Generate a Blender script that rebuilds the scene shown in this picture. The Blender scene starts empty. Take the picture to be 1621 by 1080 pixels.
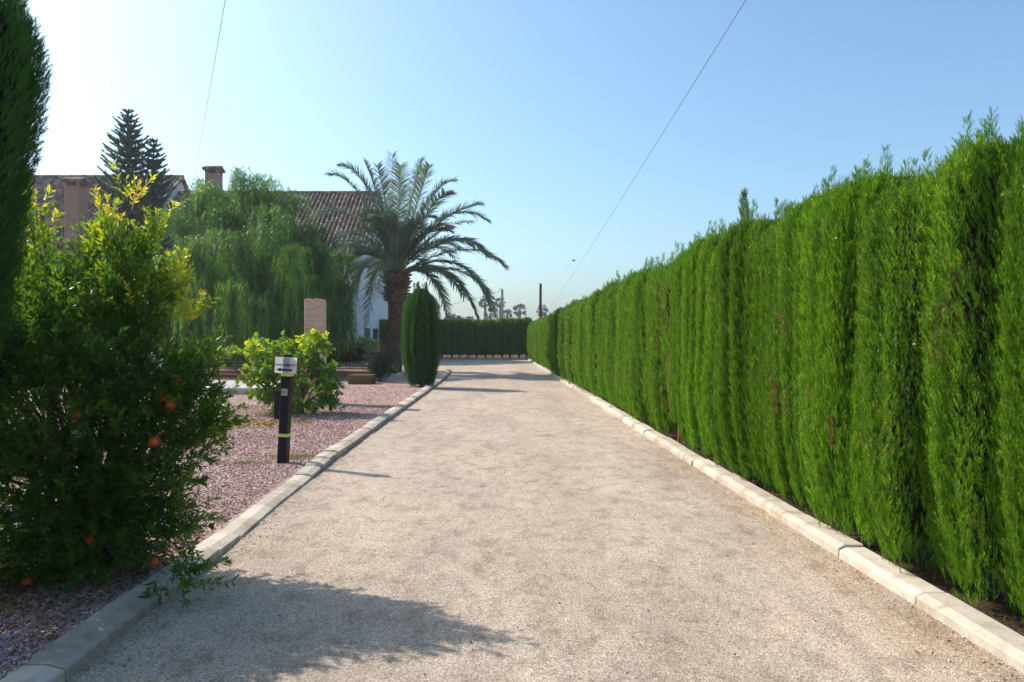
import bpy, math
import numpy as np
from mathutils import Vector, Matrix

scene = bpy.context.scene
COL = scene.collection

# ------------------------------------------------------------------ camera
cam_d = bpy.data.cameras.new("camera")
cam_d.sensor_width = 36.0
cam_d.lens = 26.0
cam_d.shift_x = (810.5 - 787) / 1621
cam_d.shift_y = -(540 - 532) / 1621
cam_d.clip_start = 0.05
cam_d.clip_end = 5000
cam = bpy.data.objects.new("camera", cam_d)
cam.location = (0, 0, 1.65)
cam.rotation_euler = (math.radians(90), 0, 0)
COL.objects.link(cam)
scene.camera = cam

# ------------------------------------------------------------------ sky and sun
SUN_EL = math.radians(42)
SUN_AZ = math.radians(-61)          # from +Y towards +X (so the sun is ahead, to the left)
world = bpy.data.worlds.new("World")
scene.world = world
world.use_nodes = True
wn = world.node_tree
sky = wn.nodes.new('ShaderNodeTexSky')
sky.sky_type = 'NISHITA'
sky.sun_disc = False
sky.sun_elevation = SUN_EL
sky.sun_rotation = SUN_AZ
sky.altitude = 0
sky.air_density = 1.0
sky.dust_density = 2.4
sky.ozone_density = 5.4
bg = wn.nodes['Background']
bg.inputs['Strength'].default_value = 0.14
wb = wn.nodes.new('ShaderNodeMix'); wb.data_type = 'RGBA'; wb.blend_type = 'MULTIPLY'; wb.inputs[0].default_value = 1
wb.inputs[7].default_value = (0.92, 1.015, 0.945, 1)
wn.links.new(sky.outputs[0], wb.inputs[6]); wn.links.new(wb.outputs[2], bg.inputs[0])

sd = bpy.data.lights.new("sun", 'SUN')
sd.energy = 3.3
sd.angle = math.radians(0.55)
sd.color = (1.0, 0.93, 0.82)
sun = bpy.data.objects.new("sun", sd)
S = Vector((math.sin(SUN_AZ) * math.cos(SUN_EL), math.cos(SUN_AZ) * math.cos(SUN_EL), math.sin(SUN_EL)))
sun.rotation_euler = (-S).to_track_quat('-Z', 'Y').to_euler()
sun.location = (-20, 10, 30)
COL.objects.link(sun)

scene.view_settings.view_transform = 'Standard'
scene.view_settings.look = 'None'
scene.view_settings.exposure = 0.75
scene.view_settings.gamma = 1.0
scene.cycles.use_denoising = True
scene.cycles.max_bounces = 8
scene.cycles.transparent_max_bounces = 8

# ------------------------------------------------------------------ helpers
FPX = 26 / 36 * 1621
def W(px, py, d):                     # a point seen at (px, py) in the photograph, d metres ahead
    return Vector(((px - 787) / FPX * d, d, 1.65 - (py - 532) / FPX * d))

def rng(seed): return np.random.default_rng(seed)

def make_mesh(name, verts, faces, mats, tint=None, fmat=None, smooth=False):
    verts = np.asarray(verts, dtype=np.float32); faces = np.asarray(faces, dtype=np.int32)
    me = bpy.data.meshes.new(name)
    k = faces.shape[1]; n = len(faces)
    me.vertices.add(len(verts)); me.vertices.foreach_set('co', verts.ravel())
    me.loops.add(n * k); me.loops.foreach_set('vertex_index', faces.ravel())
    me.polygons.add(n)
    me.polygons.foreach_set('loop_start', np.arange(0, n * k, k, dtype=np.int32))
    me.polygons.foreach_set('loop_total', np.full(n, k, dtype=np.int32))
    for m in (mats if isinstance(mats, (list, tuple)) else [mats]): me.materials.append(m)
    if fmat is not None: me.polygons.foreach_set('material_index', np.asarray(fmat, dtype=np.int32))
    if tint is not None:
        a = me.attributes.new('tint', 'FLOAT', 'POINT'); a.data.foreach_set('value', np.asarray(tint, dtype=np.float32))
    me.polygons.foreach_set('use_smooth', np.full(n, bool(smooth)))
    me.update(calc_edges=True)
    return me

def link(name, me, parent=None, loc=None):
    o = bpy.data.objects.new(name, me)
    COL.objects.link(o)
    if parent is not None: o.parent = parent
    if loc is not None: o.location = loc
    return o

def tag(o, label=None, cat=None, group=None, kind=None):
    if label: o['label'] = label
    if cat: o['category'] = cat
    if group: o['group'] = group
    if kind: o['kind'] = kind
    return o

def empty(name, loc, label, cat, group=None, rz=0):
    o = bpy.data.objects.new(name, None); o.empty_display_size = 0.2
    o.location = loc; o.rotation_euler = (0, 0, rz); COL.objects.link(o)
    return tag(o, label, cat, group)

class MB:
    """collects polygons of mixed size"""
    def __init__(s): s.v = []; s.f = []; s.t = []
    def add(s, vs, fs, t=0.5):
        b = len(s.v); s.v += [tuple(v) for v in vs]; s.f += [tuple(i + b for i in f) for f in fs]; s.t += [t] * len(vs)
    def box(s, x0, x1, y0, y1, z0, z1, bev=0.0, M=None, t=0.5):
        if bev <= 0:
            vs = [(x, y, z) for z in (z0, z1) for x, y in ((x0, y0), (x1, y0), (x1, y1), (x0, y1))]
            fs = [(3, 2, 1, 0), (4, 5, 6, 7), (0, 1, 5, 4), (1, 2, 6, 5), (2, 3, 7, 6), (3, 0, 4, 7)]
        else:
            b = bev
            def ring(z, i): return [(x0 + i, y0 + b, z), (x0 + b, y0 + i, z), (x1 - b, y0 + i, z), (x1 - i, y0 + b, z),
                                    (x1 - i, y1 - b, z), (x1 - b, y1 - i, z), (x0 + b, y1 - i, z), (x0 + i, y1 - b, z)]
            vs = ring(z0, b) + ring(z0 + b, 0) + ring(z1 - b, 0) + ring(z1, b)
            for r in (0, 3):
                z = (z0, z1)[r // 3]
                c = [(x0 + b, y0 + b, z)] * 2 + [(x1 - b, y0 + b, z)] * 2 + [(x1 - b, y1 - b, z)] * 2 + [(x0 + b, y1 - b, z)] * 2
                vs[r * 8:r * 8 + 8] = c
            fs = []
            for r in range(3):
                for i in range(8):
                    j = (i + 1) % 8
                    fs.append((r * 8 + i, r * 8 + j, r * 8 + 8 + j, r * 8 + 8 + i))
            fs.append(tuple(24 + i for i in (0, 2, 4, 6))); fs.append(tuple(i for i in (6, 4, 2, 0)))
        if M is not None: vs = [M @ Vector(v) for v in vs]
        s.add(vs, fs, t)
    def prism(s, pts, y0, y1, t=0.5):     # polygon in xz, extruded in y
        n = len(pts)
        vs = [(x, y0, z) for x, z in pts] + [(x, y1, z) for x, z in pts]
        fs = [tuple(range(n)), tuple(range(2 * n - 1, n - 1, -1))] + [(i, i + n, (i + 1) % n + n, (i + 1) % n) for i in range(n)]
        s.add(vs, fs, t)
    def tube(s, pts, rad, n=8, t=0.5, wob=0.0, R=None):
        pts = [Vector(p) for p in pts]
        rad = list(rad) if hasattr(rad, '__len__') else [rad] * len(pts)
        vs = []; up = Vector((0, 0, 1))
        for i, p in enumerate(pts):
            d = (pts[min(i + 1, len(pts) - 1)] - pts[max(i - 1, 0)]).normalized()
            a = d.cross(Vector((0.31, 0.95, 0.05)) if abs(d.z) > .7 else up).normalized(); b = d.cross(a)
            for k in range(n):
                th = 2 * math.pi * k / n
                rr = rad[i] * (1 + (R.uniform(-wob, wob) if wob else 0))
                vs.append(p + a * math.cos(th) * rr + b * math.sin(th) * rr)
        fs = []
        for i in range(len(pts) - 1):
            for k in range(n):
                k2 = (k + 1) % n
                fs.append((i * n + k, (i + 1) * n + k, (i + 1) * n + k2, i * n + k2))
        fs.append(tuple(range(n))); fs.append(tuple(range(len(vs) - 1, len(vs) - n - 1, -1)))
        s.add(vs, fs, t)
    def mesh(s, name, mat, smooth=False):
        me = bpy.data.meshes.new(name); me.from_pydata(s.v, [], s.f)
        me.materials.append(mat)
        a = me.attributes.new('tint', 'FLOAT', 'POINT'); a.data.foreach_set('value', np.asarray(s.t, dtype=np.float32))
        me.polygons.foreach_set('use_smooth', [smooth] * len(me.polygons)); me.update()
        return me
    def build(s, name, mat, parent=None, smooth=False, loc=None):
        return link(name, s.mesh(name, mat, smooth), parent, loc)

def unit(a): return a / np.maximum(np.linalg.norm(a, axis=-1, keepdims=True), 1e-9)

def scatter(T, F, pos, dirs, roll, scale, tint, up=None):
    """copies of a template (axis = +Z) at many places, as arrays of one mesh"""
    n = len(pos); z = unit(dirs)
    ref = np.tile(np.array([0.13, 0.21, 0.97]), (n, 1)) if up is None else up
    bad = np.abs((z * unit(ref)).sum(1)) > 0.98
    ref = np.where(bad[:, None], np.array([1.0, 0.1, 0]), ref)
    x = unit(np.cross(ref, z)); y = np.cross(z, x)
    c, s_ = np.cos(roll)[:, None], np.sin(roll)[:, None]
    x, y = x * c + y * s_, -x * s_ + y * c
    sc = scale if scale.ndim == 2 else np.stack([scale] * 3, 1)
    P = T[None, :, :] * sc[:, None, :]
    V = P[..., 0:1] * x[:, None] + P[..., 1:2] * y[:, None] + P[..., 2:3] * z[:, None] + pos[:, None]
    k = len(T)
    FF = (F[None] + (np.arange(n) * k)[:, None, None]).reshape(-1, F.shape[1])
    return V.reshape(-1, 3), FF, np.repeat(tint, k)

class Soup:
    def __init__(s): s.V = []; s.F = []; s.T = []; s.M = []; s.n = 0
    def add(s, V, F, T, m=0):
        s.V.append(V); s.F.append(F + s.n); s.T.append(T); s.M.append(np.full(len(F), m)); s.n += len(V)
    def mesh(s, name, mats, smooth=False):
        return make_mesh(name, np.concatenate(s.V), np.concatenate(s.F), mats, np.concatenate(s.T), np.concatenate(s.M), smooth)

# ------------------------------------------------------------------ materials
def mat_new(name):
    m = bpy.data.materials.new(name); m.use_nodes = True
    nt = m.node_tree; nt.nodes.clear()
    return m, nt, nt.nodes.new('ShaderNodeOutputMaterial')

def N(nt, typ, **kw):
    n = nt.nodes.new(typ)
    for k, v in kw.items(): setattr(n, k, v)
    return n

def ramp(nt, fac, stops, interp='LINEAR'):
    r = N(nt, 'ShaderNodeValToRGB'); r.color_ramp.interpolation = interp
    el = r.color_ramp.elements
    while len(el) < len(stops): el.new(0.5)
    for e, (p, c) in zip(el, stops): e.position = p; e.color = (*c, 1)
    nt.links.new(fac, r.inputs[0]); return r.outputs[0]

def mixc(nt, a, b, fac, mode='MIX'):
    m = N(nt, 'ShaderNodeMix', data_type='RGBA', blend_type=mode)
    for v, i in ((fac, 0), (a, 6), (b, 7)):
        if hasattr(v, 'links'): nt.links.new(v, m.inputs[i])
        elif isinstance(v, (int, float)): m.inputs[i].default_value = v
        else: m.inputs[i].default_value = (*v, 1)
    return m.outputs[2]

def coords(nt, scale=(1, 1, 1), kind='Object', rot=(0, 0, 0)):
    tc = N(nt, 'ShaderNodeTexCoord'); mp = N(nt, 'ShaderNodeMapping')
    mp.inputs['Scale'].default_value = scale; mp.inputs['Rotation'].default_value = rot
    nt.links.new(tc.outputs[kind], mp.inputs[0]); return mp.outputs[0]

def noise(nt, co, scale, detail=4, rough=0.55):
    n = N(nt, 'ShaderNodeTexNoise'); n.inputs['Scale'].default_value = scale
    n.inputs['Detail'].default_value = detail; n.inputs['Roughness'].default_value = rough
    nt.links.new(co, n.inputs['Vector']); return n.outputs[0]

def voro(nt, co, scale, feature='F1'):
    v = N(nt, 'ShaderNodeTexVoronoi', feature=feature); v.inputs['Scale'].default_value = scale
    nt.links.new(co, v.inputs['Vector']); return v

def bump(nt, h, strength, dist=0.01, prev=None):
    b = N(nt, 'ShaderNodeBump'); b.inputs['Strength'].default_value = strength; b.inputs['Distance'].default_value = dist
    nt.links.new(h, b.inputs['Height'])
    if prev is not None: nt.links.new(prev, b.inputs['Normal'])
    return b.outputs[0]

def princ(nt, out, col, rough=0.8, normal=None, spec=0.3, metal=0.0):
    p = N(nt, 'ShaderNodeBsdfPrincipled')
    for v, i in ((col, 'Base Color'), (rough, 'Roughness')):
        if hasattr(v, 'links'): nt.links.new(v, p.inputs[i])
        else: p.inputs[i].default_value = v if isinstance(v, (int, float)) else (*v, 1)
    p.inputs['Specular IOR Level'].default_value = spec; p.inputs['Metallic'].default_value = metal
    if normal is not None: nt.links.new(normal, p.inputs['Normal'])
    if out is not None: nt.links.new(p.outputs[0], out.inputs[0])
    return p

def leaf_mat(name, stops, trans=0.35, tcol=1.6, rough=0.45, spec=0.4, warm=(1.0, 1.0, 0.6), objvar=0.0):
    m, nt, out = mat_new(name)
    at = N(nt, 'ShaderNodeAttribute', attribute_name='tint')
    col = ramp(nt, at.outputs['Fac'], stops)
    if objvar:
        oi = N(nt, 'ShaderNodeObjectInfo')
        hs = N(nt, 'ShaderNodeHueSaturation')
        mr = N(nt, 'ShaderNodeMapRange'); mr.inputs[3].default_value = 1 - objvar; mr.inputs[4].default_value = 1 + objvar
        nt.links.new(oi.outputs['Random'], mr.inputs[0]); nt.links.new(mr.outputs[0], hs.inputs['Value'])
        nt.links.new(col, hs.inputs['Color']); col = hs.outputs[0]
    p = princ(nt, None, col, rough, spec=spec)
    t = N(nt, 'ShaderNodeBsdfTranslucent')
    tc = mixc(nt, col, tuple(tcol * w for w in warm), 1.0, 'MULTIPLY')
    nt.links.new(tc, t.inputs[0])
    mx = N(nt, 'ShaderNodeMixShader'); mx.inputs[0].default_value = trans
    nt.links.new(p.outputs[0], mx.inputs[1]); nt.links.new(t.outputs[0], mx.inputs[2])
    nt.links.new(mx.outputs[0], out.inputs[0]); return m

def simple(name, col, rough=0.7, var=0.15, nscale=6.0, bmp=0.2, bscale=60, spec=0.3, dist=0.005, tintvar=0.0):
    m, nt, out = mat_new(name)
    co = coords(nt)
    n = noise(nt, co, nscale, 5)
    c = ramp(nt, n, [(0.3, tuple(x * (1 - var) for x in col)), (0.7, tuple(min(1, x * (1 + var)) for x in col))])
    if tintvar:
        at = N(nt, 'ShaderNodeAttribute', attribute_name='tint')
        c = mixc(nt, c, ramp(nt, at.outputs['Fac'], [(0, (1 - tintvar,) * 3), (1, (1 + tintvar,) * 3)]), 1.0, 'MULTIPLY')
    nb = bump(nt, noise(nt, co, bscale, 4), bmp, dist)
    princ(nt, out, c, rough, nb, spec); return m

def mat_drive():
    m, nt, out = mat_new('fine_grit')
    co = coords(nt)
    v = voro(nt, co, 135); v2 = voro(nt, co, 260)
    sep = N(nt, 'ShaderNodeSeparateColor'); nt.links.new(v.outputs['Color'], sep.inputs[0])
    stone = ramp(nt, sep.outputs[0], [(0.0, (0.24, 0.18, 0.145)), (0.3, (0.445, 0.348, 0.270)), (0.75, (0.55, 0.438, 0.345)), (1.0, (0.76, 0.65, 0.55))])
    big = noise(nt, coords(nt, (1.0, 0.35, 1)), 1.1, 6, 0.6)
    patch = ramp(nt, big, [(0.33, (0.80, 0.79, 0.79)), (0.62, (1.06, 1.05, 1.04))])
    c = mixc(nt, stone, patch, 1.0, 'MULTIPLY')
    mid = noise(nt, coords(nt, (1, 0.6, 1)), 5.5, 7, 0.68)
    c = mixc(nt, c, ramp(nt, mid, [(0.34, (0.74, 0.71, 0.68)), (0.5, (1.0, 1.0, 1.0)), (0.7, (1.10, 1.09, 1.07))]), 1.0, 'MULTIPLY')
    scuff = noise(nt, coords(nt, (1.3, .8, 1), rot=(0, 0, .4)), 2.6, 10, .74)
    c = mixc(nt, c, ramp(nt, scuff, [(0.35, (.76, .73, .70)), (0.45, (1, 1, 1)), (0.62, (1, 1, 1)), (0.72, (1.12, 1.10, 1.07))]), 1.0, 'MULTIPLY')
    # sand washed along the right kerb
    tc = N(nt, 'ShaderNodeTexCoord'); sx = N(nt, 'ShaderNodeSeparateXYZ'); nt.links.new(tc.outputs['Object'], sx.inputs[0])
    ad = N(nt, 'ShaderNodeMath', operation='ADD'); nt.links.new(sx.outputs[0], ad.inputs[0])
    sn = N(nt, 'ShaderNodeMath', operation='MULTIPLY'); nt.links.new(noise(nt, coords(nt, (1, .5, 1)), 1.6, 5), sn.inputs[0]); sn.inputs[1].default_value = 1.6
    nt.links.new(sn.outputs[0], ad.inputs[1])
    sand = ramp(nt, ad.outputs[0], [(0.0, (0, 0, 0)), (1.0, (1, 1, 1))])
    mr = N(nt, 'ShaderNodeMapRange'); nt.links.new(ad.outputs[0], mr.inputs[0])
    mr.inputs[1].default_value = 3.05; mr.inputs[2].default_value = 3.45; mr.inputs[3].default_value = 0; mr.inputs[4].default_value = 0.5
    c = mixc(nt, c, mixc(nt, c, (1.12, .90, .62), 1.0, 'MULTIPLY'), mr.outputs[0])
    h = bump(nt, v.outputs['Distance'], 0.75, 0.006)
    h = bump(nt, v2.outputs['Distance'], 0.4, 0.003, h)
    h = bump(nt, mid, 0.45, 0.03, h)
    h = bump(nt, noise(nt, co, 0.9, 3), 0.35, 0.08, h)
    princ(nt, out, c, 0.93, h, 0.2); return m

def mat_gravel():
    m, nt, out = mat_new('red_gravel')
    co = coords(nt)
    v = voro(nt, co, 48)
    sep = N(nt, 'ShaderNodeSeparateColor'); nt.links.new(v.outputs['Color'], sep.inputs[0])
    stone = ramp(nt, sep.outputs[0], [(0.0, (0.20, 0.09, 0.075)), (0.3, (0.37, 0.215, 0.185)), (0.6, (0.51, 0.335, 0.300)), (0.85, (0.62, 0.43, 0.385)), (1.0, (0.74, 0.62, 0.56))])
    big = noise(nt, co, 0.7, 5, 0.6)
    c = mixc(nt, stone, ramp(nt, big, [(0.35, (0.82, 0.80, 0.80)), (0.65, (1.05, 1.05, 1.05))]), 1.0, 'MULTIPLY')
    h = bump(nt, v.outputs['Distance'], 1.0, 0.02)
    princ(nt, out, c, 0.9, h, 0.2); return m

def mat_stone_bits():
    m, nt, out = mat_new('gravel_stone')
    at = N(nt, 'ShaderNodeAttribute', attribute_name='tint')
    c = ramp(nt, at.outputs['Fac'], [(0.0, (0.20, 0.09, 0.075)), (0.3, (0.37, 0.215, 0.185)), (0.6, (0.51, 0.335, 0.300)), (0.85, (0.62, 0.44, 0.40)), (1.0, (0.78, 0.68, 0.63))])
    princ(nt, out, c, 0.85, None, 0.3); return m

def mat_soil(name, a, b, scale=9):
    m, nt, out = mat_new(name); co = coords(nt)
    n = noise(nt, co, scale, 8, 0.7); v = voro(nt, co, 40)
    c = ramp(nt, n, [(0.3, a), (0.7, b)])
    h = bump(nt, n, 0.8, 0.05); h = bump(nt, v.outputs['Distance'], 0.6, 0.02, h)
    princ(nt, out, c, 0.95, h, 0.1); return m

def mat_concrete(name, col, tintvar=0.12):
    m, nt, out = mat_new(name); co = coords(nt)
    n = noise(nt, co, 7, 8, 0.65); n2 = noise(nt, co, 90, 4, 0.6)
    c = ramp(nt, n, [(0.25, tuple(x * .80 for x in col)), (0.5, col), (0.75, tuple(x * 1.08 for x in col))])
    c = mixc(nt, c, ramp(nt, n2, [(0.3, (.86, .86, .86)), (0.7, (1.08, 1.08, 1.08))]), 1.0, 'MULTIPLY')
    at = N(nt, 'ShaderNodeAttribute', attribute_name='tint')
    c = mixc(nt, c, ramp(nt, at.outputs['Fac'], [(0, (1 - tintvar,) * 3), (1, (1 + tintvar, 1 + tintvar, 1 + tintvar))]), 1.0, 'MULTIPLY')
    st = noise(nt, co, 2.3, 9, .72)
    c = mixc(nt, c, ramp(nt, st, [(0.40, (.76, .71, .64)), (0.50, (1, 1, 1)), (0.72, (1.05, 1.04, 1.02))]), 1.0, 'MULTIPLY')
    pit = voro(nt, co, 38); c = mixc(nt, c, ramp(nt, pit.outputs['Distance'], [(0.05, (.66, .62, .56)), (0.16, (1, 1, 1))]), 0.7, 'MULTIPLY')
    h = bump(nt, n, 0.15, 0.01); h = bump(nt, n2, 0.6, 0.004, h)
    princ(nt, out, c, 0.88, h, 0.25); return m

def mat_brick(name, c1, c2, mortar, scale=1.0, bw=0.24, rh=0.065):
    m, nt, out = mat_new(name)
    tc = N(nt, 'ShaderNodeTexCoord'); sx = N(nt, 'ShaderNodeSeparateXYZ'); nt.links.new(tc.outputs['Object'], sx.inputs[0])
    ad = N(nt, 'ShaderNodeMath', operation='ADD'); nt.links.new(sx.outputs[0], ad.inputs[0]); nt.links.new(sx.outputs[1], ad.inputs[1])
    cx = N(nt, 'ShaderNodeCombineXYZ'); nt.links.new(ad.outputs[0], cx.inputs[0]); nt.links.new(sx.outputs[2], cx.inputs[1])
    b = N(nt, 'ShaderNodeTexBrick'); nt.links.new(cx.outputs[0], b.inputs[0])
    b.inputs['Color1'].default_value = (*c1, 1); b.inputs['Color2'].default_value = (*c2, 1); b.inputs['Mortar'].default_value = (*mortar, 1)
    b.inputs['Scale'].default_value = scale; b.inputs['Brick Width'].default_value = bw; b.inputs['Row Height'].default_value = rh
    b.inputs['Mortar Size'].default_value = 0.008; b.inputs['Mortar Smooth'].default_value = 0.2
    n = noise(nt, coords(nt), 14, 6, .7)
    c = mixc(nt, b.outputs['Color'], ramp(nt, n, [(.3, (.7, .7, .7)), (.7, (1.15, 1.12, 1.1))]), 1.0, 'MULTIPLY')
    h = bump(nt, b.outputs['Fac'], -0.6, 0.01); h = bump(nt, n, 0.4, 0.01, h)
    princ(nt, out, c, 0.9, h, 0.2); return m

def mat_bark(name, a, b, sx=(6, 6, 1.2), s=6):
    m, nt, out = mat_new(name); co = coords(nt, sx)
    n = noise(nt, co, s, 6, .65)
    princ(nt, out, ramp(nt, n, [(.3, a), (.7, b)]), 0.95, bump(nt, n, 0.9, 0.03), 0.1); return m

def mat_tint(name, stops, rough=0.8, spec=0.3, bs=40, bst=0.3):
    m, nt, out = mat_new(name)
    at = N(nt, 'ShaderNodeAttribute', attribute_name='tint')
    c = ramp(nt, at.outputs['Fac'], stops); co = coords(nt)
    n = noise(nt, co, 9, 6, .6)
    c = mixc(nt, c, ramp(nt, n, [(.3, (.78, .78, .78)), (.7, (1.12, 1.12, 1.12))]), 1.0, 'MULTIPLY')
    princ(nt, out, c, rough, bump(nt, noise(nt, co, bs, 4), bst, 0.01), spec); return m

M = {}
M['drive'] = mat_drive()
M['gravel'] = mat_gravel()
M['bits'] = mat_stone_bits()
M['soil'] = mat_soil('dry_soil', (0.035, 0.022, 0.014), (0.11, 0.07, 0.045))
M['rust'] = mat_soil('rusty_earth', (0.22, 0.10, 0.055), (0.40, 0.20, 0.115), 5)
M['land'] = mat_soil('dry_land', (0.09, 0.07, 0.04), (0.20, 0.155, 0.09), 2)
M['kerb'] = mat_concrete('kerb_concrete', (0.53, 0.45, 0.37), .2)
M['slab'] = mat_concrete('slab_concrete', (0.48, 0.47, 0.45))
M['brick'] = mat_brick('pillar_brick', (0.66, 0.36, 0.25), (0.74, 0.48, 0.35), (0.66, 0.54, 0.43))
M['chimney'] = mat_brick('chimney_brick', (0.40, 0.21, 0.15), (0.47, 0.27, 0.20), (0.42, 0.31, 0.25))
M['tile'] = mat_tint('roof_tile', [(0, (0.11, 0.062, 0.048)), (0.5, (0.235, 0.145, 0.115)), (1, (0.43, 0.32, 0.26))], 0.75, .35)
M['white'] = simple('white_render', (0.72, 0.73, 0.74), 0.85, 0.06, 1.2, 0.25, 30)
M['cream'] = simple('cream_render', (0.58, 0.46, 0.37), 0.85, 0.08, 2, 0.25, 30)
M['brownpaint'] = simple('brown_paint', (0.10, 0.065, 0.05), 0.6, 0.15, 3, .1)
M['dark'] = simple('dark_glass', (0.015, 0.017, 0.02), 0.15, 0.1, 3, .0, spec=.5)
M['black'] = simple('black_paint', (0.009, 0.009, 0.013), 0.5, 0.2, 12, .25, 70, spec=.2)
M['tape'] = simple('yellow_tape', (0.62, 0.62, 0.13), 0.5, 0.08, 15, .15)
M['sticker'] = simple('grey_sticker', (0.50, 0.45, 0.40), 0.6, 0.2, 60, .1)
M['ink'] = simple('black_ink', (0.02, 0.02, 0.022), 0.6, 0.1, 10, 0)
M['wood'] = mat_bark('sleeper_wood', (0.10, 0.06, 0.03), (0.24, 0.16, 0.08), (1, 8, 8), 5)
M['trunk'] = mat_bark('hedge_bark', (0.10, 0.07, 0.05), (0.26, 0.20, 0.155))
M['stem'] = mat_bark('shrub_bark', (0.10, 0.075, 0.05), (0.28, 0.22, 0.16), (9, 9, 3))
M['pole_wood'] = mat_bark('pole_wood', (0.035, 0.022, 0.016), (0.08, 0.05, 0.035))
M['pole_conc'] = mat_concrete('pole_concrete', (0.40, 0.38, 0.35))
M['cable'] = simple('cable_sheath', (0.06, 0.065, 0.07), 0.5, 0.05, 3, 0)
M['cane'] = simple('rusty_stake', (0.36, 0.11, 0.04), 0.8, .2, 12, .3)
M['palmbark'] = mat_tint('palm_bark', [(0, (0.055, 0.036, 0.026)), (0.6, (0.15, 0.095, 0.065)), (1, (0.34, 0.20, 0.10))], .9, .1, 30, .8)
M['frond'] = leaf_mat('palm_leaflet', [(0, (0.065, 0.105, 0.075)), (0.6, (0.16, 0.225, 0.15)), (0.9, (0.20, 0.24, 0.13)), (1, (0.34, 0.27, 0.13))], 0.28, 1.4, .36, .6, (1, 1, .75))
M['farpalm'] = leaf_mat('far_palm_leaf', [(0, (0.05, 0.07, 0.06)), (1, (0.13, 0.15, 0.11))], 0.2, 1.2, .5, .3)
M['pine'] = leaf_mat('araucaria_needles', [(0, (0.045, 0.095, 0.080)), (1, (0.15, 0.25, 0.20))], 0.3, 1.1, .5, .3, (1, 1, .8))
M['pepper'] = leaf_mat('pepper_leaves', [(0, (0.022, 0.070, 0.014)), (0.55, (0.10, 0.22, 0.030)), (1, (0.24, 0.40, 0.05))], 0.34, 1.7, .45, .35, (1, 1, .5), 0)
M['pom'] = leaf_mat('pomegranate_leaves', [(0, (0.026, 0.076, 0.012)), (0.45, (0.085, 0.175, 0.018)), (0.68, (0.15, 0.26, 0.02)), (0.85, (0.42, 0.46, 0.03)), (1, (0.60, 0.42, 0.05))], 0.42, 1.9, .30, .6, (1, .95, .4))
M['fig'] = leaf_mat('fig_leaves', [(0, (0.045, 0.12, 0.015)), (0.6, (0.13, 0.24, 0.022)), (0.9, (0.25, 0.35, 0.03)), (1, (0.45, 0.46, 0.03))], 0.42, 1.7, .45, .4, (1, 1, .4))
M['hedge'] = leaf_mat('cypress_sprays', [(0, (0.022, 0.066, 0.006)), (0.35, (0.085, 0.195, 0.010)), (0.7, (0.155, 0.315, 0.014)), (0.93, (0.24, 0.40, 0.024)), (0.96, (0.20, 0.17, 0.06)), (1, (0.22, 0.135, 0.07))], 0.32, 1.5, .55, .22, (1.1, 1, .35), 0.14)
M['darkcyp'] = leaf_mat('dark_cypress_sprays', [(0, (0.022, 0.080, 0.015)), (0.6, (0.055, 0.165, 0.026)), (1, (0.11, 0.27, 0.04))], 0.32, 1.3, .55, .25, (1, 1, .5))
M['core'] = simple('shade_core', (0.018, 0.020, 0.010), 0.95, 0.5, 9, .9, 25, 0.05, .03)  # near-black colour stands for the shade deep inside crowns
M['cone'] = simple('cypress_cone', (0.42, 0.33, 0.22), 0.8, .2, 9, .2)
M['shrub'] = leaf_mat('shrub_leaves', [(0, (0.016, 0.045, 0.018)), (0.6, (0.035, 0.09, 0.03)), (1, (0.09, 0.16, 0.05))], 0.25, 1.3, .45, .4)
M['agave'] = leaf_mat('agave_leaves', [(0, (0.10, 0.13, 0.06)), (1, (0.30, 0.32, 0.17))], 0.15, 1.2, .5, .4)
M['petal'] = simple('red_petals', (0.45, 0.03, 0.025), .6, .2, 9, 0)
M['fruit'] = simple('pomegranate_skin', (0.72, 0.13, 0.018), .38, .25, 5, .1, 30, spec=.5)
M['rock'] = mat_concrete('pale_rock', (0.52, 0.47, 0.42))
M['deadleaf'] = mat_tint('dead_leaves', [(0, (0.10, 0.045, 0.02)), (0.5, (0.26, 0.13, 0.045)), (1, (0.58, 0.42, 0.07))], .8)
M['weed'] = leaf_mat('dry_grass', [(0, (0.10, 0.13, 0.03)), (1, (0.30, 0.28, 0.10))], 0.3, 1.3)
M['feather'] = simple('dark_feathers', (0.03, 0.028, 0.028), .7, .2, 9, 0)
M['picket'] = simple('grey_picket', (0.24, 0.26, 0.24), .8, .15, 9, .1)
M['tree'] = leaf_mat('far_tree_leaves', [(0, (0.035, 0.06, 0.045)), (1, (0.10, 0.14, 0.09))], 0.2, 1.2)
def mat_paper():
    m, nt, out = mat_new('paper')
    p = princ(nt, None, (0.80, 0.80, 0.79), .7)
    t = N(nt, 'ShaderNodeBsdfTranslucent'); t.inputs[0].default_value = (.82, .82, .80, 1)
    mx = N(nt, 'ShaderNodeMixShader'); mx.inputs[0].default_value = .62
    nt.links.new(p.outputs[0], mx.inputs[1]); nt.links.new(t.outputs[0], mx.inputs[2]); nt.links.new(mx.outputs[0], out.inputs[0])
    return m
M['paper'] = mat_paper()

# ------------------------------------------------------------------ ground, drive, kerbs
def sheet(name, pts, z, mat):
    me = bpy.data.meshes.new(name)
    me.from_pydata([(x, y, z) for x, y in pts], [], [tuple(range(len(pts)))]); me.materials.append(mat); me.update()
    return tag(link(name, me), kind='structure')

LK = [(-10, -2.07), (2.5, -2.05), (3.6, -2.05), (5.2, -2.07), (7, -2.12), (10, -2.17), (14, -2.12), (20, -2.04), (28, -1.98), (34, -2.10)]
RK = [(-10, 2.60), (3.6, 2.58), (7, 2.53), (12, 2.44), (22, 2.37), (30, 2.27), (48, 2.14), (51.5, 2.12)]
def at(P, y): return float(np.interp(y, [p[0] for p in P], [p[1] for p in P]))

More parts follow.
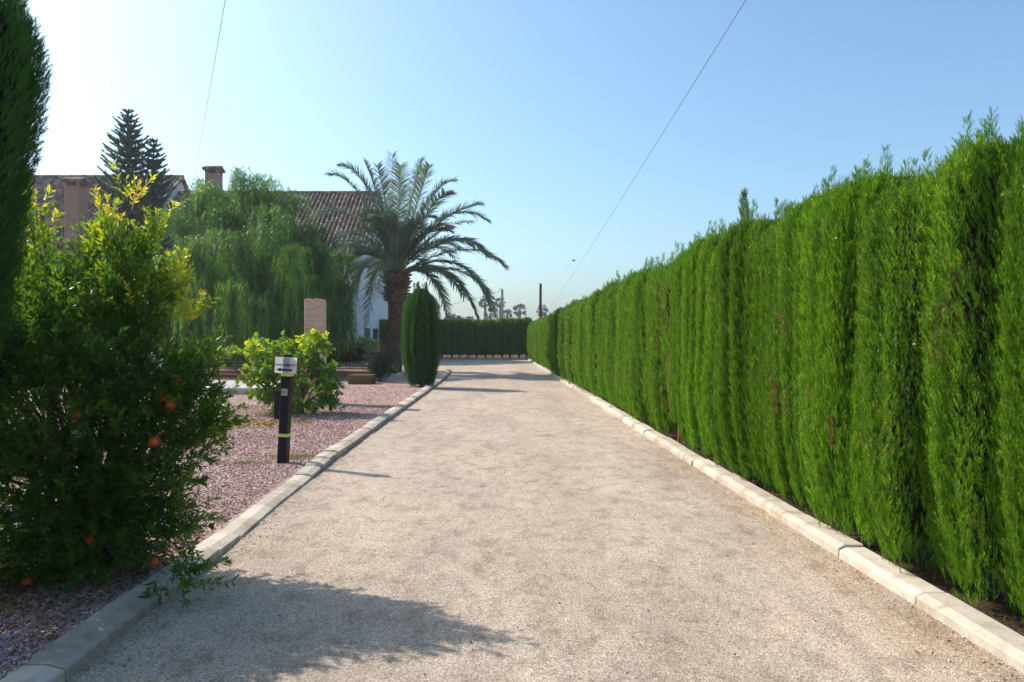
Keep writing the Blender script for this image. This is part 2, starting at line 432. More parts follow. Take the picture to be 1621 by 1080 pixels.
sheet('ground', [(-450, -55), (450, -55), (450, 710), (-450, 710)], -0.03, M['land'])
sheet('driveway', [(-2.16, -10), (2.68, -10), (2.68, 10), (2.5, 30), (2.4, 34), (2.25, 51.6), (-14, 51.6), (-14, 36.6), (-5.8, 36.6), (-2.1, 34.0), (-2.1, 28), (-2.26, 14), (-2.26, 8)], 0.0, M['drive'])
LX = [(-2.10, -10), (-2.09, 3.6), (-2.22, 6), (-2.27, 10), (-2.22, 14), (-2.12, 28), (-2.2, 33.9), (-5.8, 36.5)]
sheet('gravel_bed', LX + [(-40, 36.5), (-40, -10)], 0.035, M['gravel'])
sheet('rust_earth', [(-26, 27.2), (-13, 26.8), (-5.6, 26.4), (-5.2, 31), (-6.2, 34.8), (-26, 35.0)], 0.041, M['rust'])
sheet('soil_strip', [(2.72, -10), (6, -10), (6, 60), (-14, 60), (-14, 51.8), (2.2, 51.8), (2.36, 48), (2.46, 30), (2.66, 10)], 0.02, M['soil'])
sheet('garden_earth', [(-40, 36.66), (-14.1, 36.66), (-6.2, 36.66), (-6.2, 44.9), (-40, 44.9)], 0.05, M['soil'])

def kerb(side):
    R = rng(5 + (side > 0)); mb = MB(); y = 1.0 if side < 0 else 0.6
    L = 0.5 if side < 0 else 0.98
    P = LK if side < 0 else RK
    yend = 33.9 if side < 0 else 51.4
    while y < yend:
        l = L * R.uniform(.96, 1.04); y2 = min(y + l, yend)
        x0, x1 = at(P, y), at(P, y2)
        dx = R.uniform(-.012, .012); dz = R.uniform(-.008, .008)
        if side < 0: hh = np.interp((y + y2) / 2, [3, 5.4, 6, 8.5, 9.5, 30], [.085, .085, .045, .045, .085, .10])
        else: hh = 0.085
        h = hh + dz; g = 0.006; w = 0.21 if side < 0 else 0.20; c = 0.085 if side < 0 else 0.05; cz = 0.022 if side < 0 else .02
        s = side
        prof = [(0, -.02), (0, h - cz - .01), (s * .008, h - cz), (s * c, h), (s * (w - .012), h), (s * w, h - .012), (s * w, -.02)]
        tilt = R.uniform(-.006, .006)
        vs = []
        for yy, xx in ((y + g, x0), (y + g + .01, x0), (y2 - g - .01, x1), (y2 - g, x1)):
            edge = yy in (y + g, y2 - g)
            for px, pz in prof:
                q = (0.006 if edge and pz > 0 else 0)
                vs.append((xx + dx + px + (s * q if px == 0 else -s * q if abs(px) >= w - .001 else 0), yy, pz - q + (tilt if yy > y + .2 else -tilt)))
        n = len(prof); fs = [tuple(range(n)), tuple(range(4 * n - 1, 3 * n - 1, -1))]
        for k in range(3):
            for i in range(n):
                j = (i + 1) % n; fs.append((k * n + i, (k + 1) * n + i, (k + 1) * n + j, k * n + j))
        mb.add(vs, fs, float(R.uniform(0, 1)))
        y = y2
    return tag(mb.build('kerb', M['kerb']), kind='structure')
kerb(-1); kerb(1)
mb = MB(); R = rng(8)
x = -14.0
while x < 2.1:                                     # kerb across the far end
    mb.box(x + .005, x + .495, 51.55, 51.75, -.02, .10 + R.uniform(-.005, .005), .01, t=R.uniform(0, 1)); x += .5
tag(mb.build('kerb', M['kerb']), kind='structure')
mb = MB(); x = -30.0
while x < -6.3:                                    # garden kerb in front of the house
    mb.box(x + .005, x + .495, 35.6, 35.78, 0, .14 + R.uniform(-.008, .008), .01, t=R.uniform(0, 1)); x += .5
tag(mb.build('kerb', M['slab']), kind='structure')

# loose gravel stones (nobody could count them)
def gravel_bits():
    R = rng(21); n = 70000
    y = 3.2 + (R.random(n) ** 1.5) * 14; y = np.where(R.random(n) < .05, R.uniform(17, 24, n), y)
    left = np.interp(y, [p[0] for p in LK], [p[1] for p in LK]) - 0.25
    wdt = np.interp(y, [3, 8, 24], [3.6, 4.6, 9])
    x = left - R.random(n) * wdt
    T = np.array([(1, 0, 0), (0, 1, 0), (-1, 0, 0), (0, -1, 0), (0, 0, .7), (0, 0, -.7)], float)
    F = np.array([(0, 1, 4), (1, 2, 4), (2, 3, 4), (3, 0, 4), (1, 0, 5), (2, 1, 5), (3, 2, 5), (0, 3, 5)])
    sc = R.uniform(.006, .014, (n, 3)) * np.interp(y, [3, 10, 24], [.85, 1.15, 1.6])[:, None]
    pos = np.stack([x, y, 0.035 + sc[:, 2] * .5], 1)
    V, FF, t = scatter(T, F, pos, R.normal(size=(n, 3)) * .4 + np.array([0, 0, 1]), R.uniform(0, 6.28, n), sc, R.random(n))
    o = link('loose_gravel', make_mesh('loose_gravel', V, FF, M['bits'], t)); tag(o, 'loose pinkish red gravel stones covering the garden bed', 'gravel', kind='stuff')
gravel_bits()
def grit_bits():
    R = rng(22); n = 16000
    y = 2.6 + (R.random(n) ** 1.6) * 9; x = R.uniform(-2.0, 2.5, n); e_ = R.random(n); k_ = np.minimum(R.exponential(.09, n), .6)
    x = np.where(e_ < .25, np.interp(y, [p[0] for p in LK], [p[1] for p in LK]) + .01 + k_, np.where(e_ < .5, np.interp(y, [p[0] for p in RK], [p[1] for p in RK]) - .01 - k_, x))
    T = np.array([(1, 0, 0), (0, 1, 0), (-1, 0, 0), (0, -1, 0), (0, 0, .7), (0, 0, -.7)], float)
    F = np.array([(0, 1, 4), (1, 2, 4), (2, 3, 4), (3, 0, 4), (1, 0, 5), (2, 1, 5), (3, 2, 5), (0, 3, 5)])
    sc = R.uniform(.002, .005, (n, 3)); sc = np.where(R.random((n, 1)) < .02, sc * 2.2, sc)
    V, FF, t = scatter(T, F, np.stack([x, y, sc[:, 2] * .5], 1), R.normal(size=(n, 3)) * .4 + np.array([0, 0, 1]), R.uniform(0, 6.28, n), sc, R.random(n))
    m = mat_tint('grit_stone', [(0, (0.16, .13, .10)), (.5, (.42, .36, .30)), (1, (.62, .57, .5))], .9, .2)
    tag(link('loose_grit', make_mesh('loose_grit', V, FF, m, t)), 'loose grit stones scattered on the pale driveway', 'grit', kind='stuff')
grit_bits()

# ------------------------------------------------------------------ cypress crowns
def shoot_template(nb=10, seed=0, w=0.036, L=.40):
    R = rng(seed); V = []; F = []
    V += [(-.022, 0, 0), (.022, 0, 0), (0, 0, 1)]; F.append((0, 1, 2))
    V += [(0, -.022, 0), (0, .022, 0), (0, 0, .95)]; F.append((3, 4, 5))
    for i in range(nb):
        z = .08 + .72 * i / nb + R.uniform(-.03, .03); th = i * 2.4 + R.uniform(-.4, .4)
        l = L * (1 - .45 * z) * R.uniform(.8, 1.2); a = R.uniform(.32, .58)
        d = np.array([math.cos(th) * math.sin(a), math.sin(th) * math.sin(a), math.cos(a)])
        p = np.array([0, 0, z]); sd = np.array([-math.sin(th), math.cos(th), 0]) * w
        b = len(V); V += [tuple(p - sd * .5), tuple(p + d * l * .45 + sd), tuple(p + d * l)]; F.append((b, b + 1, b + 2))
    return np.array(V), np.array(F)
SHOOTS = [shoot_template(10, s) for s in range(4)]
SHOOTS_LO = [shoot_template(5, s + 20, .075, .42) for s in range(3)]

def lobes(seed):
    R = rng(seed); k = np.array([2, 3, 5, 7, 9, 12, 15]) + R.integers(0, 2, 7); ph = R.uniform(0, 6.28, 7); fz = R.uniform(-.9, .9, 7); am = R.uniform(.4, 1, 7)
    def f(th, z):
        s = 0
        for a, b, c, d in zip(k, ph, fz, am): s = s + d * np.sin(a * th + b + c * z * 2)
        return s / am.sum() * 2.0
    return f

def cypress_crown(seed, rx, ry, z0, z1, prof, n, size, amp=.16, spikes=6, spike_h=(.15, .5), lo=False, front=None, mat='hedge', lean=.35, cones=0, core=.74, brown=.004, square=0, deep=.30, rag=.0):
    """prof(u) -> radius factor for u in 0..1; shoots over the surface of an uneven column"""
    R = rng(seed); f = lobes(seed + 100); S_ = Soup()
    tm = SHOOTS_LO if lo else SHOOTS
    H = z1 - z0
    u = R.random(n); th = R.uniform(0, 2 * math.pi, n)
    if front is not None:                          # more sprays on the side the light and the drive see
        m = R.random(n) < .62; th = np.where(m, front + R.normal(0, .85, n), th)
    nt_ = int(n * .09)                             # top cap
    u[:nt_] = 1 - R.random(nt_) ** 2 * .08
    z = z0 + u * H
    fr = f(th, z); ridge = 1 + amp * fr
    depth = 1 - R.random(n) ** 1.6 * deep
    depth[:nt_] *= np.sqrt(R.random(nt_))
    def sq(a):
        if not square: return 1.0
        return (np.abs(np.cos(a)) ** square + np.abs(np.sin(a)) ** square) ** (-1 / square)
    rr = prof(u) * ridge * depth * sq(th)
    if rag: z = z - rag * np.clip(1 - u * 6, 0, 1) * (R.random(n) * .5 + .5 * np.clip(f(th * 1.0, z * 0 + 1.3), -.6, 1))
    x = rx * rr * np.cos(th); y = ry * rr * np.sin(th)
    z = z + R.normal(0, .03, n)
    pos = np.stack([x, y, z], 1)
    outw = np.stack([np.cos(th), np.sin(th), np.zeros(n)], 1)
    lay = np.stack([np.sin(z * 1.3 + seed), np.cos(z * .9 + seed), np.zeros(n)], 1) * .10
    dirs = outw * lean * R.uniform(.1, 1.4, n)[:, None] + np.array([0, 0, 1.0]) + lay + R.normal(0, .16, (n, 3))
    sc = size * R.uniform(.65, 1.35, n)
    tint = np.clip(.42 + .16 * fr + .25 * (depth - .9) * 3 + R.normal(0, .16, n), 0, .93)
    bz, bt = R.uniform(z0 + .3, z1 - .6, 3), front + R.normal(0, .7, 3) if front is not None else R.uniform(0, 6.28, 3)
    patchy = 0
    if brown:
        for q in range(3): patchy = patchy + np.exp(-((z - bz[q]) / .22) ** 2 - ((th - bt[q]) / .09) ** 2)
    tint = np.where(R.random(n) < brown + .55 * (patchy > .5) * (brown > 0), R.uniform(.955, 1.0, n), tint)
    idx = R.integers(0, len(tm), n)
    for k in range(len(tm)):
        s = idx == k
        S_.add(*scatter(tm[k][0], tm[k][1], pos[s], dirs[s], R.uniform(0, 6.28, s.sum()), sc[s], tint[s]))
    for q in range(spikes):                        # untrimmed leaders above the top
        a = R.uniform(0, 6.28); r0 = R.random() ** .5 * .8; h = R.uniform(*spike_h)
        bx, by = rx * r0 * math.cos(a) * prof(np.array([.95]))[0], ry * r0 * math.sin(a) * prof(np.array([.95]))[0]
        m = max(10, int(h * (230 if not lo else 70))); t = R.random(m) ** .8
        wd = (.030 + .018 * R.random()) * (1 - t) ** .9 + .002
        aa = R.uniform(0, 6.28, m); dx, dy = R.uniform(-.10, .10, 2)
        p = np.stack([bx + dx * t * h + wd * np.cos(aa), by + dy * t * h + wd * np.sin(aa), z1 - .12 + t * (h + .08)], 1)
        dd = np.stack([np.cos(aa) * .4, np.sin(aa) * .4, np.ones(m)], 1) + R.normal(0, .12, (m, 3))
        k = R.integers(0, len(tm))
        S_.add(*scatter(tm[k][0], tm[k][1], p, dd, R.uniform(0, 6.28, m), size * R.uniform(.35, .75, m), np.clip(R.normal(.5, .15, m), 0, .9)))
    # solid dark core blocks light through the crown; its inner shade is painted
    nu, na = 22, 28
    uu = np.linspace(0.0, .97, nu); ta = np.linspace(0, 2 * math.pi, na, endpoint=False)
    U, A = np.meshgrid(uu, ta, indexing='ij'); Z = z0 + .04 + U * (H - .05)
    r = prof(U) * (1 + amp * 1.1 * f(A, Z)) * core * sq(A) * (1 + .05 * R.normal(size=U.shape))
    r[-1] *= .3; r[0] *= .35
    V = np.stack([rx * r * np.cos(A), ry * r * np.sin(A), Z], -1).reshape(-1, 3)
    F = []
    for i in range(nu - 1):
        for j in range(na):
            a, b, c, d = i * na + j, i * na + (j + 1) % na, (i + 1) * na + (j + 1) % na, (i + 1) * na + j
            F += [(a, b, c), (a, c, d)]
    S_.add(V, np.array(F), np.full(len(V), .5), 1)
    if cones:
        T = np.array([(1, 0, 0), (0, 1, 0), (-1, 0, 0), (0, -1, 0), (0, 0, 1), (0, 0, -1)], float)
        F = np.array([(0, 1, 4), (1, 2, 4), (2, 3, 4), (3, 0, 4), (1, 0, 5), (2, 1, 5), (3, 2, 5), (0, 3, 5)])
        s = R.choice(n, cones, replace=False); s = s[depth[s] > .8]; m = len(s)
        S_.add(*scatter(T, F, pos[s] * np.array([1.05, 1.05, 1]), dirs[s], R.uniform(0, 6, m), np.full(m, .014), np.full(m, .5)), 2)
    return S_.mesh('crown', [M[mat], M['core'], M['cone']])

def hedge_prof(u):
    low = np.clip(u / .22, 0, 1); top = np.clip((1 - u) / .10, 0, 1)
    return (.74 + .26 * low ** .8) * (.62 + .38 * np.sqrt(top)) * (1 - .06 * u)

def hedge_trunk(seed):
    R = rng(seed); mb = MB()
    for k in range(R.integers(2, 4)):
        x, y = R.uniform(-.09, .09, 2); r = R.uniform(.022, .04)
        mb.tube([(x, y, -.05), (x + R.uniform(-.02, .02), y, .35), (x * .6, y * .6, .9), (x * .3, y * .3, 1.7)], [r * 1.25, r, r * .85, r * .5], 7, wob=.1, R=R)
    for k in range(7):                             # dead twigs low down
        a = R.uniform(0, 6.28); z = R.uniform(.12, .55); l = R.uniform(.12, .3)
        mb.tube([(0, 0, z), (math.cos(a) * l, math.sin(a) * l, z + R.uniform(-.05, .12))], [.006, .002], 4)
    return mb.mesh('trunk', M['trunk'])

ZT = 2.76
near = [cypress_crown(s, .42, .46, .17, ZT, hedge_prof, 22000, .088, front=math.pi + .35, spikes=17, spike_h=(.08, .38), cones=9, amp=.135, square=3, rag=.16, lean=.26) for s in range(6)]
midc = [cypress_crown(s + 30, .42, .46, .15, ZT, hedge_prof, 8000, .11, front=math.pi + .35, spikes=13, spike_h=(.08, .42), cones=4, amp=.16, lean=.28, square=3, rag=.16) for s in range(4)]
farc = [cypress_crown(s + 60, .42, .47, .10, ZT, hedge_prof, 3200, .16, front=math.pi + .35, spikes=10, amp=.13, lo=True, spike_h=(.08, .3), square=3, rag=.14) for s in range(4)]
brownc = cypress_crown(77, .40, .40, .30, ZT - .1, hedge_prof, 4200, .125, front=math.pi + .35, spikes=4, cones=4, amp=.30, brown=.22)
trunks = [hedge_trunk(s) for s in range(4)]

def hedge_tree(x, y, crown, trunk, rz, sc, label, group):
    e = empty('hedge_cypress', (x, y, .02), label, 'hedge tree', group, rz); e.scale = sc
    link('crown', crown, e); link('trunk', trunk, e); return e

R = rng(3); y = 1.9; i = 0; used = set()
HL = [(3.9, 'nearest whole hedge cypress, cut by the right edge of the photograph'), (4.8, 'second hedge cypress from the right edge, tall and bright green'),
      (9.2, 'hedge cypress straight across the driveway from the black sign post'), (15.2, 'hedge cypress straight across the driveway from the fig bush'),
      (17.5, 'hedge cypress straight across the driveway from the brick pillar'), (23.5, 'hedge cypress straight across the driveway from the clipped column cypress'),
      (50.3, 'last cypress of the long hedge, in the corner with the far hedge')]
GH = 'clipped cypresses of the long hedge beside the driveway'
while y < 51.2:
    x = at(RK, y) + .53 + R.uniform(-.05, .05)
    hz = np.interp(y, [2, 6, 9, 14, 20, 30, 50], [.97, .98, 1.0, .985, .95, .90, .86]) * R.uniform(.945, 1.04)
    if y < 11: c = near[(i * 5 + i // 6) % 6]
    elif y < 22: c = midc[i % 4]
    else: c = farc[i % 4]
    lab = 'bright green clipped cypress, one of the long hedge right of the driveway'
    for yl, txt in HL:
        if yl <= y < yl + .9 and txt not in used: lab = txt; used.add(txt); break
    w = R.uniform(.98, 1.25)
    if 11.0 < y < 11.55:
        c = brownc; lab = 'thin hedge cypress with a brown dead strip down its face, beside the rusty stake'; w = .95
    sy = w * (1 if R.random() < .5 else -1)
    t = hedge_tree(x, y, c, trunks[i % 4], R.uniform(-.5, .5), (w, sy, hz), lab, GH)
    y += R.uniform(.50, .78); i += 1
# far hedge across the end of the drive (seen on its shaded side)
farx = [cypress_crown(s + 90, .46, .50, .22, 2.62, hedge_prof, 2600, .18, front=-math.pi / 2, spikes=3, amp=.10, lo=True, spike_h=(.05, .16), mat='hedge') for s in range(3)]
x = -13.6; i = 0
while x < 2.5:
    sz = (1.0 if x < .2 else 1.05) * R.uniform(.985, 1.015)
    hedge_tree(x, 52.5 + R.uniform(-.05, .05), farx[i % 3], trunks[i % 4], R.uniform(-.2, .2), (R.uniform(.95, 1.1) * (1 if i % 2 else -1), 1, sz),
               'dark shaded clipped cypress in the low hedge across the far end of the driveway', 'cypresses of the hedge across the far end')
    x += R.uniform(.56, .68); i += 1
# rusty stake by the brown tree
mb = MB(); mb.tube([(0, 0, 0), (.01, .02, .5), (-.01, .03, 1.25)], [.02, .019, .017], 8)
tag(mb.build('stake', M['cane'], loc=(at(RK, 11.2) + .30, 11.2, .02)), 'thin rusty orange stake standing at the kerb against the hedge foot', 'stake')
# tall leader on one hedge tree
def plume(name, p, h, w, label, mat='hedge', n=260, cat='hedge tree'):
    R = rng(int(p[1] * 100)); t = R.random(n) ** .8; a = R.uniform(0, 6.28, n); r = w * (1 - t) ** .7 + .01
    pos = np.stack([r * np.cos(a) * R.random(n), r * np.sin(a) * R.random(n), t * h], 1)
    d = np.stack([np.cos(a) * .35, np.sin(a) * .35, np.ones(n)], 1) + R.normal(0, .1, (n, 3))
    S_ = Soup(); S_.add(*scatter(*SHOOTS[0], pos, d, R.uniform(0, 6, n), R.uniform(.07, .12, n), R.uniform(.1, .6, n)))
    e = empty(name, (p[0], p[1], 0), label, cat, GH)
    link('crown', S_.mesh('crown', [M[mat]]), e, (0, 0, p[2]))
    mb = MB(); mb.tube([(0, 0, 0), (0, 0, p[2] + h * .8)], [.02, .005], 5); mb.build('trunk', M['trunk'], e)
pl = W(1145, 400, 9.0)
plume('hedge_cypress', (pl.x + .25, 9.0, 2.55), .82, .10, 'slender dark leader standing well above the trimmed top of the hedge, midway along it')

# ------------------------------------------------------------------ tall cypress on the left edge
def tall_prof(u):                                   # z 0.2 .. 4.0
    return np.interp(u, [0, .15, .30, .50, .70, .80, .87, .93, 1.0], [.22, .32, .44, .70, .86, .92, .80, .52, .15])
e = empty('tall_cypress', (-3.20, 4.0, .03), 'tall dark green cypress at the left edge, rising above the fruit bush', 'cypress')
link('crown', cypress_crown(200, .72, .72, .06, 3.95, tall_prof, 62000, .062, amp=.06, spikes=10, spike_h=(.1, .35), mat='darkcyp', lean=.6, core=.86, brown=0, deep=.16), e)
mb = MB(); mb.tube([(0, 0, -.05), (0, 0, .6), (0, 0, 3)], [.09, .075, .03], 9); mb.build('trunk', M['trunk'], e)
# clipped column on the kerb
def clip_prof(u): return np.interp(u, [0, .12, .30, .42, .6, .85, .93, 1], [.58, .70, .92, 1.0, .93, .84, .62, .22])
e = empty('column_cypress', (-2.42, 23.6, .03), 'dark clipped column cypress narrowing at the foot, at the left kerb before the palm', 'cypress')
link('crown', cypress_crown(210, .58, .58, .03, 2.98, clip_prof, 17000, .12, amp=.17, spikes=26, spike_h=(.12, .42), mat='darkcyp', lean=.6, core=.74, brown=0, deep=.26), e)
mb = MB(); mb.tube([(0, 0, -.05), (0, 0, 1.2)], [.08, .05], 8); mb.build('trunk', M['trunk'], e)
e = empty('column_cypress', (W(651, 500, 34.6).x, 34.6, .03), 'dark slim cypress standing between the palm trunk and the clipped column', 'cypress')
link('crown', cypress_crown(211, .50, .50, .03, 3.4, clip_prof, 4500, .17, amp=.06, spikes=4, spike_h=(.08, .2), mat='darkcyp', lo=True, core=.86, brown=0), e)
mb = MB(); mb.tube([(0, 0, -.05), (0, 0, 1.2)], [.08, .05], 8); mb.build('trunk', M['trunk'], e)

# ------------------------------------------------------------------ leafy shrubs
def leaf_lance(w=.17, fold=.05, curl=.08):
    V = [(0, 0, 0), (-w, fold, .45), (w, fold, .45), (0, -curl, 1), (0, 0, .5)]
    return np.array(V), np.array([(0, 4, 1), (0, 2, 4), (1, 4, 3), (4, 2, 3)])
def leaf_lobed(seed=0):
    R = rng(seed); P = []
    ang = [200, 235, 262, 290, 318, 345, 15, 45, 70, 90, 110, 135, 165]
    rad = [.18, .40, .30, .52, .34, .60, .40, .62, .40, .66, .38, .55, .2]
    pts = [(math.sin(math.radians(a)) * r, 0.0, .45 + math.cos(math.radians(a)) * r) for a, r in
           zip([180, 222, 240, 268, 292, 322, 340, 0, 20, 38, 68, 92, 120, 138], [.45, .38, .28, .46, .30, .50, .33, .58, .33, .50, .30, .46, .28, .38])]
    V = [(0, -.06, .42)] + [(x, abs(x) * .25 + R.uniform(-.04, .04), z) for x, _, z in pts]
    n = len(pts); F = [(0, 1 + i, 1 + (i + 1) % n) for i in range(n)]
    return np.array(V), np.array(F)

def twig(seed, nl=16, L=.26, ll=.045, leaf=None, spread=.75, droop=0.0):
    """a stem strip with leaves, axis +Z; returns verts, faces"""
    R = rng(seed); lf = leaf or leaf_lance()
    z = np.sort(R.uniform(.08, 1, nl)) * L; th = np.arange(nl) * 2.4 + R.uniform(-.5, .5, nl)
    bend = lambda q: np.stack([.10 * L * (q / L) ** 2 * np.ones_like(q), 0 * q, q], 1)
    pos = bend(z); a = R.uniform(spread * .6, spread * 1.4, nl)
    d = np.stack([np.cos(th) * np.sin(a), np.sin(th) * np.sin(a), np.cos(a)], 1)
    V, F, _ = scatter(lf[0], lf[1], pos, d, R.uniform(0, 6.28, nl), ll * R.uniform(.6, 1.25, nl), np.zeros(nl))
    q = np.array([0, L * .5, L]); c = bend(q); w = .0022
    sv = []
    for p in c: sv += [p + (w, 0, 0), p + (-w * .5, w * .87, 0), p + (-w * .5, -w * .87, 0)]
    sf = []
    for i in range(2):
        for j in range(3):
            a_, b_, c_, d_ = i * 3 + j, i * 3 + (j + 1) % 3, i * 3 + 3 + (j + 1) % 3, i * 3 + 3 + j
            sf += [(a_, b_, c_), (a_, c_, d_)]
    return np.concatenate([V, np.array(sv)]), np.concatenate([F, np.array(sf) + len(V)])

def blob_twigs(blobs, centre, templates, seed, size=(.8, 1.25), up=.7, S_=None, shell=.5):
    """blobs: (centre, rx, ry, rz, count, tint mean, tint sd); twigs fill ellipsoids, denser to the outside"""
    R = rng(seed); S_ = S_ or Soup()
    for c, rx, ry, rz, n, tm, ts in blobs:
        v = unit(R.normal(size=(n, 3))); r = R.random(n) ** .27
        p = np.array(c) + v * r[:, None] * np.array([rx, ry, rz])
        p = p[p[:, 2] > .06]; m = len(p); v = v[:m]
        out = unit(p - np.array(centre)) * .75 + unit(p - np.array(c)) * .45
        d = out + np.array([0, 0, up]) + R.normal(0, .38, (m, 3))
        clump = np.sin(p[:, 0] * 7 + 1) * np.sin(p[:, 2] * 6 + 2) * np.sin(p[:, 1] * 5)
        t = np.clip(tm + clump * .08 + R.normal(0, ts, m), 0, 1)
        k = R.integers(0, len(templates), m)
        for q in range(len(templates)):
            s = k == q
            if s.sum(): S_.add(*scatter(templates[q][0], templates[q][1], p[s], d[s], R.uniform(0, 6.28, s.sum()), R.uniform(*size, s.sum()), t[s]))
    return S_

def pomegranate():
    base = Vector((-2.95, 5.45, .03))
    e = empty('pomegranate_bush', base, 'big leafy pomegranate bush with orange fruits and yellowing top shoots, left of the driveway', 'fruit bush')
    B = []
    def b(px, py, d, rx, rz, n, tm=.34, ts=.12, ry=None):
        c = W(px, py, d) - base; s = d / FPX
        B.append((tuple(c), rx * s, (ry or (rx + rz) / 2) * s, rz * s, int(n * (.66 if n > 100 else .85)), tm, ts))
    # top, yellowing
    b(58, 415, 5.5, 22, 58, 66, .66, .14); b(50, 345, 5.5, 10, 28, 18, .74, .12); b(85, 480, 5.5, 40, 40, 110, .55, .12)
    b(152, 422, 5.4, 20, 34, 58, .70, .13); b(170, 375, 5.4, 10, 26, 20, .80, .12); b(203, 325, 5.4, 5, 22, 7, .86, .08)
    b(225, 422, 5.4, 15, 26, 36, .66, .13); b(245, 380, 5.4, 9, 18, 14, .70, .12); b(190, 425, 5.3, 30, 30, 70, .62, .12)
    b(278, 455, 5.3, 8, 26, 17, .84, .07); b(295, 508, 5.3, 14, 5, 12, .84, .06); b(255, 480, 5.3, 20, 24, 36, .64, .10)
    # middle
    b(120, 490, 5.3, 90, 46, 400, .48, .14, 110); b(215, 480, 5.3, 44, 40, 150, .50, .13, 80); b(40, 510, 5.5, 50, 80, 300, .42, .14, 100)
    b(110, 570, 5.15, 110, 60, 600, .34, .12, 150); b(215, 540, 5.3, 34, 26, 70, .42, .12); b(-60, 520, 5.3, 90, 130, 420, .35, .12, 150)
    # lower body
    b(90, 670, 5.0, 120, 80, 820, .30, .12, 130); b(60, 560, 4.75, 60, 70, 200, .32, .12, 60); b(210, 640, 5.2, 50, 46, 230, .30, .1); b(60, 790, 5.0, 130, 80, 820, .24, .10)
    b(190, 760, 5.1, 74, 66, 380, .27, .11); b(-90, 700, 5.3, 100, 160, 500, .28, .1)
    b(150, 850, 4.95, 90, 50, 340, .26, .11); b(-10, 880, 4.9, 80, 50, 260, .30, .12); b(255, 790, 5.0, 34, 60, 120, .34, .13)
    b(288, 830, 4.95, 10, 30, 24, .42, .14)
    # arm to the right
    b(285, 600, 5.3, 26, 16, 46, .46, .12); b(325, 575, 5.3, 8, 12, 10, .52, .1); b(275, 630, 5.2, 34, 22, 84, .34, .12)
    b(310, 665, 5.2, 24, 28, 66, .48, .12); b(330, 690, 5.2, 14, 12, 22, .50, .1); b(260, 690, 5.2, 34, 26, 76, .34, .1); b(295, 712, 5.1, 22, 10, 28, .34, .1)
    b(-70, 560, 4.45, 55, 85, 420, .32, .12, 70); b(-60, 700, 4.4, 50, 70, 200, .3, .12, 60)  # unseen foliage added out of frame to extend the shadow on the drive
    # branch over the kerb
    b(285, 915, 4.62, 34, 16, 26, .34, .1); b(268, 945, 4.6, 16, 14, 14, .36, .1)
    tw = [twig(s, 17, .24, .055) for s in range(6)]
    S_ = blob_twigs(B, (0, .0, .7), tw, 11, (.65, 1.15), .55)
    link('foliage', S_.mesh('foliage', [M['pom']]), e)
    mb = MB(); R = rng(12)
    for c, rx, ry, rz, n, tm, ts in B:
        c = Vector(c)
        for q in range(2 + (n > 200) * 2):
            a = R.uniform(0, 6.28); s = Vector((R.uniform(-.3, .3), R.uniform(-.2, .2), 0))
            tip = c + Vector((R.uniform(-1, 1) * rx * .7, R.uniform(-1, 1) * ry * .7, R.uniform(0, .8) * rz))
            if tip.z < .1: continue
            mid = s.lerp(tip, .45) + Vector((R.uniform(-.1, .1), R.uniform(-.1, .1), .18))
            mb.tube([s, s.lerp(mid, .5) + Vector((0, 0, .05)), mid, mid.lerp(tip, .5) + Vector((R.uniform(-.04, .04), 0, .02)), tip], [.018, .014, .010, .007, .0025], 5)
    for p0, p1 in (((300, 480), (330, 444)), ((290, 500), (345, 488)), ((295, 520), (352, 503)), ((280, 595), (352, 578))):
        a = W(*p0, 5.4) - base; c = W(*p1, 5.35) - base
        mb.tube([a, a.lerp(c, .5) + Vector((0, 0, .008)), c], [.004, .003, .0015], 4)
    mb.build('stem', M['stem'], e)
    me = None
    for px, py, d in ((118, 657, 4.78), (285, 607, 5.0), (274, 606, 5.1), (260, 625, 4.98), (300, 627, 5.1), (270, 640, 5.0), (287, 632, 5.15), (143, 855, 4.52), (2, 860, 4.5), (245, 700, 4.9), (242, 890, 4.6), (42, 922, 4.45), (60, 918, 4.6)):
        if me is None:
            fm = MB(); n = 12; pr = [(-.040, .004), (-.036, .020), (-.022, .035), (0, .041), (.020, .036), (.033, .020), (.037, .010), (.050, .013), (.056, .016)]
            vs = [(r * math.cos(6.283 * k / n), r * math.sin(6.283 * k / n), z) for z, r in pr for k in range(n)]
            vs = [((x, y, z) if i < 8 * n or i % 2 else (x * .6, y * .6, z - .012)) for i, (x, y, z) in enumerate(vs)]
            fs = [(i * n + k, i * n + (k + 1) % n, (i + 1) * n + (k + 1) % n, (i + 1) * n + k) for i in range(len(pr) - 1) for k in range(n)] + [tuple(range(n - 1, -1, -1))]
            fm.add(vs, fs); me = fm.mesh('fruit', M['fruit'], True)
        o = link('fruit', me, e, W(px, py, d + (.10 if py < 800 else .28)) - base); o.rotation_euler = (math.pi + R.uniform(-.5, .5), R.uniform(-.5, .5), R.uniform(0, 6)); s = R.uniform(.85, 1.08) * (1 if py < 800 else .85); o.scale = (s, s, s)
pomegranate()

